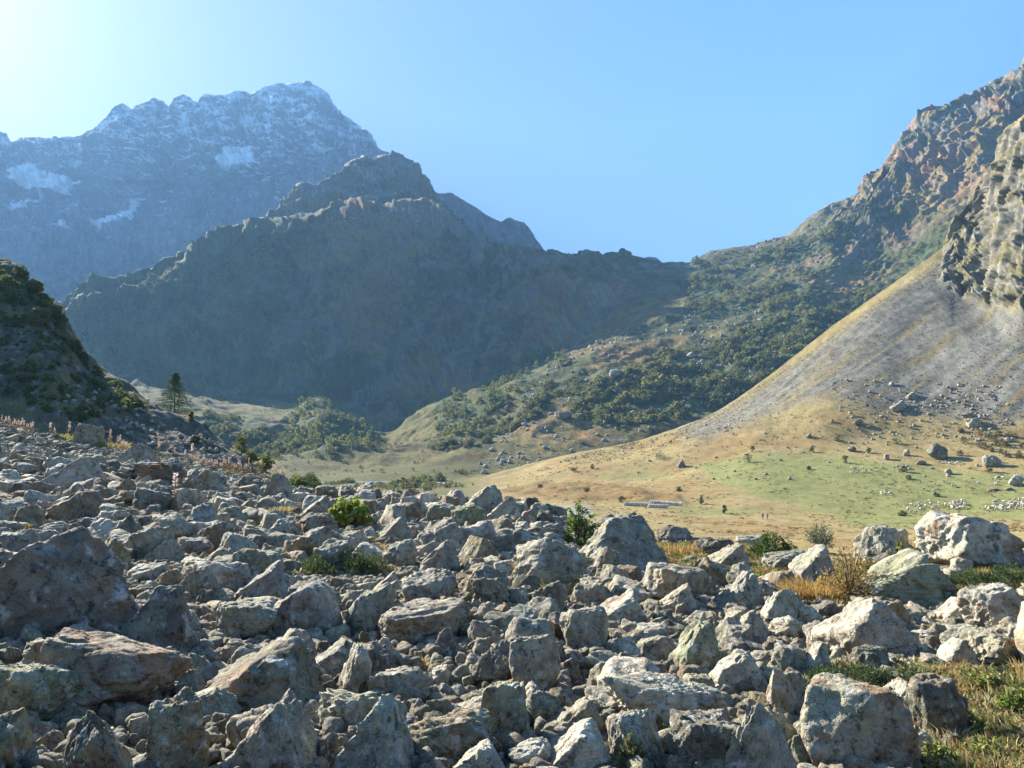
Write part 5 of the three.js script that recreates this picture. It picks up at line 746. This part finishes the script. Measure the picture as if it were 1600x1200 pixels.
// boulders and bushes of the pasture
const pastureRocks = [[1466, 716, 32, 22, 'dark', 'big black-shadowed boulder at the upper pasture edge'], [1549, 727, 26, 15, 'grey', 'grey boulder right of the big black-shadowed pasture boulder'], [1588, 757, 26, 14, 'pale', 'pale rounded boulder at the right edge of the pasture'], [1264, 684, 10, 7, 'dark', 'dark boulder at the foot of the scree'], [1330, 706, 14, 8, 'dark', 'dark pyramid rock above the green pasture'], [1386, 718, 11, 8, 'grey', 'small rock left of the big black-shadowed boulder'], [1418, 712, 11, 9, 'pale', 'pale rock just left of the big black-shadowed boulder'], [1064, 729, 14, 11, 'dark', 'dark lone rock on the tan slope'], [1440, 726, 14, 6, 'grey', 'low stones under the big black-shadowed boulder'], [1482, 741, 12, 8, 'grey', 'grey rock in the green below the big boulder'], [1550, 766, 18, 4, 'dark', 'long flat dark rock in the pasture'], [1575, 765, 14, 4, 'dark', 'second flat dark rock right of the long flat one'], [1577, 690, 12, 7, 'pale', 'pale rock in the brown scrub at right'], [1394, 602, 8, 6, 'pale', 'pale block in the middle of the scree'], [1404, 640, 26, 14, 'grey', 'jumbled outcrop in the lower scree'], [1425, 622, 18, 9, 'grey', 'outcrop above the jumbled outcrop of the scree'], [1340, 664, 16, 8, 'dark', 'dark outcrop at the scree foot'], [1520, 665, 22, 12, 'pale', 'pale outcrop at the right scree foot'], [1512, 652, 20, 6, 'dark', 'dark ledge above the pale scree outcrop']];
pastureRocks.forEach(([px, py, w, h, tone, label], i) => { const at = pasture.at(px, py); if (!at) return; const k = -at.z / F, m = new THREE.Mesh(rockGeo(1300 + i * 3, { style: ['round', 'block', 'round', 'wedge'][i % 4], tone, detail: 8, size: [w * k, h * k * 1.1, w * k * 0.8], tile: 2.5 }), bigRockMat); m.name = numbered('pasture_boulder'); m.position.copy(at); tag(m, label, 'boulder'); shadows(m); scene.add(m); });
[[963, 590, 30, 16, 'big pale angular rock on the tan slope'], [1082, 558, 20, 10, 'grey rock at the edge of the alder scrub'], [880, 655, 34, 16, 'dark low outcrop in the valley scrub'], [908, 652, 14, 10, 'small outcrop left of the pale round tree'], [700, 706, 10, 6, 'pale rock on the grassy fan']].forEach(([px, py, w, h, label], i) => { const s = px > 1060 ? hillside : mountain, at = s.at(px, py); if (!at) return; const k = -at.z / F, m = new THREE.Mesh(rockGeo(1400 + i * 3, { style: styles[i % 6], tone: i === 2 || i === 3 ? 'dark' : 'warm', detail: 10, size: [w * k * 0.8, h * k * 0.8, w * k * 0.7], tile: 5 }), bigRockMat); m.name = numbered('slope_boulder'); m.position.copy(at); tag(m, label, 'boulder'); shadows(m); scene.add(m); });
const pastureBushes = [[1168, 723, 15, 13, 'round bush alone on the green pasture edge'], [896, 737, 11, 9, 'dark round bush on the tan meadow'], [926, 732, 8, 7, 'small bush right of the dark round bush'], [1030, 716, 24, 10, 'spreading low bush above the dark lone rock'], [1322, 724, 11, 14, 'yellow-green little tree in the pasture'], [1412, 738, 14, 9, 'brown bush in the green pasture, upper of two'], [1420, 748, 12, 7, 'brown bush in the green pasture, lower of two'], [1131, 802, 10, 13, 'small dark tree on the valley floor'], [1097, 788, 10, 13, 'green bush at the foot of the rusty bank'], [971, 784, 14, 8, 'olive bush left of the stone wall'], [1174, 706, 8, 9, 'thin dark bush above the round pasture bush'], [1309, 690, 12, 10, 'yellow-brown bush above the dark pyramid rock'], [1358, 708, 9, 9, 'dark upright bush right of the dark pyramid rock'], [1400, 694, 16, 10, 'green bush above the pale rock of the pasture'], [1462, 776, 12, 6, 'grey bush among the grazing sheep'], [1410, 806, 14, 7, 'green bush below the scattered sheep'], [1269, 706, 9, 8, 'small brown bush left of the yellow-green little tree'], [1515, 668, 14, 16, 'yellow-green bush by the pale scree outcrop'], [1545, 738, 14, 12, 'brown bush below the grey pasture boulder'], [1265, 733, 8, 5, 'tiny dark bush on the left of the green pasture'], [845, 762, 10, 5, 'small bush on the rusty bank'], [915, 768, 14, 6, 'green clump in the middle of the rusty bank'], [1060, 768, 12, 6, 'bush at the right end of the rusty bank']];
pastureBushes.forEach(([px, py, w, h, label], i) => { const at = pasture.at(px, py); if (!at) return; const k = -at.z / F; tree('pasture_bush', label, 'bush', at.setY(at.y - 0.1), 1500 + i * 4, w * k, h * k * 1.1, 420, 0.34, i % 3 === 1 ? greens.mid : i % 3 ? greens.olive : greens.mid.concat(greens.olive), 'bushes dotted over the pasture', 0.02); });
{ const R = rng(1600), labels = '', mine = []; for (let i = 0; i < 26; i++) { const px = 1500 + 110 * R(), py = 672 + 60 * R() - (1600 - px) * 0.1, at = pasture.at(px, py); if (!at) continue; const k = -at.z / F, w = 9 + 10 * R(); mine.push(tree('scrub_bush', labels, 'bush', at.setY(at.y - 0.2), 1650 + i * 4, w * k, w * 0.7 * k, 220, 0.42, i % 2 ? greens.olive : greens.olive.concat(greens.russet.map(c => mulc(c, 0.7))), 'brown-green scrub below the scree', 0.02)); } rankLabels(mine, 'brown-green scrub bush', 'below the scree at the right edge'); }

// ------------------------------------------------------------ sheep, hikers, walls, water
function sdfGeo(res, half, c, dist) {   // skin of a field of distances, one continuous surface
  const mc = new MarchingCubes(res, new THREE.MeshBasicMaterial(), false, false, 60000); mc.isolation = 0;
  for (let k = 0; k < res; k++) for (let j = 0; j < res; j++) for (let i = 0; i < res; i++) mc.field[i + j * res + k * res * res] = -dist((i / res * 2 - 1) * half + c[0], (j / res * 2 - 1) * half + c[1], (k / res * 2 - 1) * half + c[2]);
  mc.update(); const n = mc.count, p = new Float32Array(n * 3); for (let i = 0; i < n; i++) for (let a = 0; a < 3; a++) p[i * 3 + a] = mc.positionArray[i * 3 + a] * half + c[a];
  let g = new THREE.BufferGeometry(); g.setAttribute('position', new THREE.BufferAttribute(p, 3)); g = mergeVertices(g, 1e-4); g.computeVertexNormals(); return g;
}
const capsule = (x, y, z, a, b, r0, r1) => { const dx = b[0] - a[0], dy = b[1] - a[1], dz = b[2] - a[2], t = clamp(((x - a[0]) * dx + (y - a[1]) * dy + (z - a[2]) * dz) / (dx * dx + dy * dy + dz * dz)); return Math.hypot(x - a[0] - dx * t, y - a[1] - dy * t, z - a[2] - dz * t) - lerp(r0, r1, t); };
const smin = (a, b, k) => { const h = clamp(0.5 + 0.5 * (b - a) / k); return b + (a - b) * h - k * h * (1 - h); };
const skin = (bones, k) => (x, y, z) => { let d = 1e9; for (const [a, b, r0, r1] of bones) d = smin(d, capsule(x, y, z, a, b, r0, r1), k); return d; };
function paint(g, f) { const p = g.attributes.position.array, c = new Float32Array(p.length); for (let i = 0; i < p.length; i += 3) c.set(f(p[i], p[i + 1], p[i + 2]), i); g.setAttribute('color', new THREE.BufferAttribute(c, 3)); return g; }
const sheepBones = graze => [[[-0.38, 0.68, 0], [0.32, 0.70, 0], 0.25, 0.23], ...(graze ? [[[0.38, 0.68, 0], [0.60, 0.36, 0], 0.13, 0.08], [[0.60, 0.36, 0], [0.72, 0.14, 0], 0.085, 0.05]] : [[[0.34, 0.76, 0], [0.52, 0.98, 0], 0.13, 0.09], [[0.52, 0.98, 0], [0.72, 0.92, 0], 0.09, 0.05]]), ...[[-0.34, 0.12], [-0.34, -0.12], [0.28, 0.11], [0.28, -0.11]].flatMap(([x, z]) => [[[x, 0.55, z], [x + (x < 0 ? -0.05 : 0.01), 0.30, z], 0.085, 0.045], [[x + (x < 0 ? -0.05 : 0.01), 0.30, z], [x, 0.03, z], 0.042, 0.036]]), [[-0.56, 0.74, 0], [-0.62, 0.55, 0], 0.06, 0.04], ...(graze ? [[[0.60, 0.40, 0.07], [0.58, 0.38, 0.17], 0.035, 0.02], [[0.60, 0.40, -0.07], [0.58, 0.38, -0.17], 0.035, 0.02]] : [[[0.50, 1.0, 0.06], [0.47, 0.97, 0.17], 0.035, 0.02], [[0.50, 1.0, -0.06], [0.47, 0.97, -0.17], 0.035, 0.02]])];
const wool = (x, y, z) => { const k = 0.85 + 0.25 * fbm(x * 9, y * 9, z * 9, 2); return y < 0.36 || x > 0.56 ? [0.40 * k, 0.35 * k, 0.28 * k] : [0.46 * k, 0.41 * k, 0.31 * k]; };
const sheepGeos = [true, false].map(gr => paint(sdfGeo(36, 0.85, [0.05, 0.52, 0], skin(sheepBones(gr), 0.07)), wool)), sheepMat = new THREE.MeshStandardMaterial({ vertexColors: true, roughness: 1 });
const flocks = [
  ['in the dense flock at the right end of the pasture', 46, R => [1540 + 62 * R() + 8 * (R() - 0.5), 790 + 13 * R()], [[1535, 795], [1560, 784], [1600, 780], [1604, 799], [1560, 800], [1538, 799]]],
  ['in the small flock left of the dense flock', 22, null, [[1482, 786], [1500, 783], [1512, 790], [1508, 797], [1486, 797]]],
  ['in the loose string of sheep above the green bush', 20, null, [[1412, 800], [1418, 790], [1450, 785], [1486, 786], [1484, 798], [1460, 797], [1424, 803]]],
  ['in the knot of sheep in mid pasture', 9, null, [[1362, 768], [1380, 766], [1400, 772], [1400, 776], [1364, 775]]],
  ['grazing in the upper left band of the flock', 15, null, [[1325, 732], [1350, 726], [1372, 730], [1420, 730], [1415, 738], [1360, 740], [1330, 740]]],
  ['scattered over the middle of the green pasture', 15, null, [[1445, 752], [1500, 752], [1570, 748], [1568, 756], [1490, 766], [1435, 770], [1450, 762]]],
  ['on the bare ground under the big black-shadowed boulder', 8, null, [[1468, 722], [1500, 718], [1500, 727], [1470, 728]]]];
flocks.forEach(([where, n, _, poly], f) => {
  const R = rng(2000 + f), xs = poly.map(p => p[0]), ys = poly.map(p => p[1]), mine = []; let guard = 0; const done = [];
  while (mine.length < n && guard++ < 3000) {
    const px = lerp(Math.min(...xs), Math.max(...xs), R()), py = lerp(Math.min(...ys), Math.max(...ys), R()); if (!inside(poly, px, py)) continue; const at = pasture.at(px, py); if (!at) continue; at.x += (R() - 0.5) * 0.8; at.z += (R() - 0.5) * 0.8; if (done.some(q => q.distanceTo(at) < 0.95)) continue; done.push(at.clone());
    const m = new THREE.Mesh(sheepGeos[R() < 0.65 ? 0 : 1], sheepMat); m.name = numbered('sheep'); m.position.copy(at).setY(at.y - 0.02); m.rotation.y = R() * 6.283; m.scale.setScalar(0.82 + 0.25 * R()); shadows(m); scene.add(m); tag(m, `white sheep ${where}`, 'sheep', 'sheep ' + where); mine.push(m);
  }
  if (n <= 22) rankLabels(mine, 'white sheep', where);
});
{ // two hikers on the valley path
  const bones = (s, pack) => [[[0, 0.95, 0], [0, 1.38, 0.02 * s], 0.15, 0.17], [[0, 1.40, 0], [0, 1.52, 0], 0.07, 0.06], [[0, 1.60, 0.01], [0, 1.66, 0.01], 0.10, 0.10], [[-0.09, 0.92, 0], [-0.11, 0.50, 0.10 * s], 0.10, 0.07], [[-0.11, 0.50, 0.10 * s], [-0.11, 0.06, -0.02], 0.065, 0.045], [[0.09, 0.92, 0], [0.11, 0.50, -0.04 * s], 0.10, 0.07], [[0.11, 0.50, -0.04 * s], [0.11, 0.06, -0.20 * s], 0.065, 0.045], [[-0.11, 0.05, -0.02], [-0.11, 0.04, 0.16], 0.05, 0.04], [[0.11, 0.05, -0.20 * s], [0.11, 0.04, -0.03], 0.05, 0.04], [[-0.20, 1.36, 0], [-0.27, 1.08, -0.05], 0.07, 0.05], [[-0.27, 1.08, -0.05], [-0.25, 0.88, 0.14], 0.045, 0.035], [[0.20, 1.36, 0], [0.27, 1.08, 0.0], 0.07, 0.05], [[0.27, 1.08, 0], [0.26, 0.88, 0.16], 0.045, 0.035]];
  [[1193, 811, 'person in dark clothes walking the valley path, left of two', [0.06, 0.06, 0.07], [0.05, 0.05, 0.06], 1], [1200, 811, 'person in grey with a pale pack walking the valley path, right of two', [0.22, 0.20, 0.19], [0.10, 0.09, 0.09], -0.6]].forEach(([px, py, label, top, legs, s], i) => {
    const at = pasture.at(px, py), g = thing('person', label, 'person'); g.position.copy(at).setY(at.y - 0.03); g.rotation.y = -0.7;
    part('body', paint(sdfGeo(64, 0.95, [0, 0.88, 0], skin(bones(s), 0.05)), (x, y) => y > 1.68 ? [0.05, 0.04, 0.03] : y > 1.48 || (Math.abs(x) > 0.2 && y < 0.95 && y > 0.8) ? [0.42, 0.28, 0.21] : y > 0.93 ? top : y > 0.10 ? legs : [0.06, 0.05, 0.04]), sheepMat, g);
    const pk = sdfGeo(24, 0.45, [0, 1.22, -0.24], (x, y, z) => { const q = [Math.abs(x) - 0.11, Math.abs(y - 1.22) - 0.19, Math.abs(z + 0.24) - 0.06]; return Math.hypot(...q.map(v => Math.max(v, 0))) + Math.min(Math.max(...q), 0) - 0.05; }); part('backpack', paint(pk, () => i ? [0.45, 0.42, 0.38] : [0.12, 0.10, 0.16]), sheepMat, g);
  });
}
{ // low dry-stone walls on the valley floor: courses of separate stones
  const mats = [0.44, 0.50, 0.38].map(k => new THREE.MeshStandardMaterial({ color: new THREE.Color(k, k * 0.94, k * 0.8), roughness: 0.9 })), geos = [0, 1, 2].map(i => rockGeo(2200 + i, { style: 'block', tone: 'pale', detail: 2, size: [1, 1, 1], embed: 0 }));
  geos.forEach(g => g.deleteAttribute('color'));
  [[974, 790, 1012, 791, 'long pale stone wall behind the dark trapezoid boulder'], [1013, 793, 1044, 794, 'pale stone wall in front of the walled fold'], [1015, 787, 1064, 791, 'rear pale stone wall of the walled fold']].forEach(([x0, y0, x1, y1, label], w) => {
    const a = pasture.at(x0, y0), b = pasture.at(x1, y1), L = a.distanceTo(b), n = Math.round(L / 0.75), g = thing('stone_wall', label, 'wall'), R = rng(2300 + w), dir = b.clone().sub(a); g.position.copy(a); 
    for (let c = 0; c < 2; c++) for (let i = 0; i < n; i++) { const t = (i + 0.5 * (c % 2) + 0.5) / n, s = part('stone', geos[Math.floor(R() * 3)], mats[Math.floor(R() * 3)], g); s.position.copy(dir).multiplyScalar(t).setY(dir.y * t - 0.15 + c * 0.62); s.scale.set(L / n * 1.02, 0.66 + 0.1 * R(), 0.6 + 0.15 * R()); s.rotation.y = Math.atan2(-dir.z, dir.x) + (R() - 0.5) * 0.1; }
  });
}
function ribbon(pts, widths, lift) { const pos = [], idx = [], uv = []; pts.forEach((p, i) => { const q = pts[Math.min(i + 1, pts.length - 1)], o = pts[Math.max(0, i - 1)], dx = q.x - o.x, dz = q.z - o.z, l = Math.hypot(dx, dz) || 1, w = widths[i] / 2; pos.push(p.x - dz / l * w, p.y + lift, p.z + dx / l * w, p.x + dz / l * w, p.y + lift, p.z - dx / l * w); uv.push(0, i, 1, i); if (i) idx.push(i * 2 - 2, i * 2, i * 2 - 1, i * 2 - 1, i * 2, i * 2 + 1); }); const g = new THREE.BufferGeometry(); g.setAttribute('position', new THREE.Float32BufferAttribute(pos, 3)); g.setAttribute('uv', new THREE.Float32BufferAttribute(uv, 2)); g.setIndex(idx); g.computeVertexNormals(); return g; }
{
  const water = new THREE.MeshPhysicalMaterial({ color: new THREE.Color(0.30, 0.34, 0.34), roughness: 0.25, metalness: 0, bumpMap: texGroundBump, bumpScale: 0.05, side: THREE.DoubleSide });
  const pts = [[822, 832], [836, 824], [852, 818], [868, 813], [888, 808], [905, 803], [920, 800]].map(([a, b]) => pasture.at(a, b)).filter(Boolean), m = part('stream', ribbon(pts, [2, 2, 1.8, 1.8, 1.6, 1.5, 1.2], 0.22), water); m.userData.kind = 'structure'; m.userData.label = 'shallow valley stream behind the boulder crest';
  const up = [[700, 757], [688, 755], [676, 753], [690, 749], [708, 745]].map(([a, b]) => (pasture.at(a, b))).filter(Boolean); if (up.length > 2) { const u = part('upper_stream', ribbon(up, up.map(() => 4), 0.35), water); u.userData.kind = 'structure'; u.userData.label = 'glinting stream far up the valley floor'; }
  const fall = [[1191, 522], [1188, 532], [1184, 545], [1186, 556], [1190, 566]].map(([a, b]) => hillside.at(a, b)).filter(Boolean), foam = new THREE.MeshStandardMaterial({ color: new THREE.Color(0.62, 0.66, 0.68), roughness: 0.6, side: THREE.DoubleSide });
  const wf = part('waterfall', ribbon(fall, [2, 2.5, 3, 3, 2], 1.2), foam); wf.userData.kind = 'structure'; wf.userData.label = 'thin white waterfall in the shaded gully';
}
renderer.render(scene, camera);
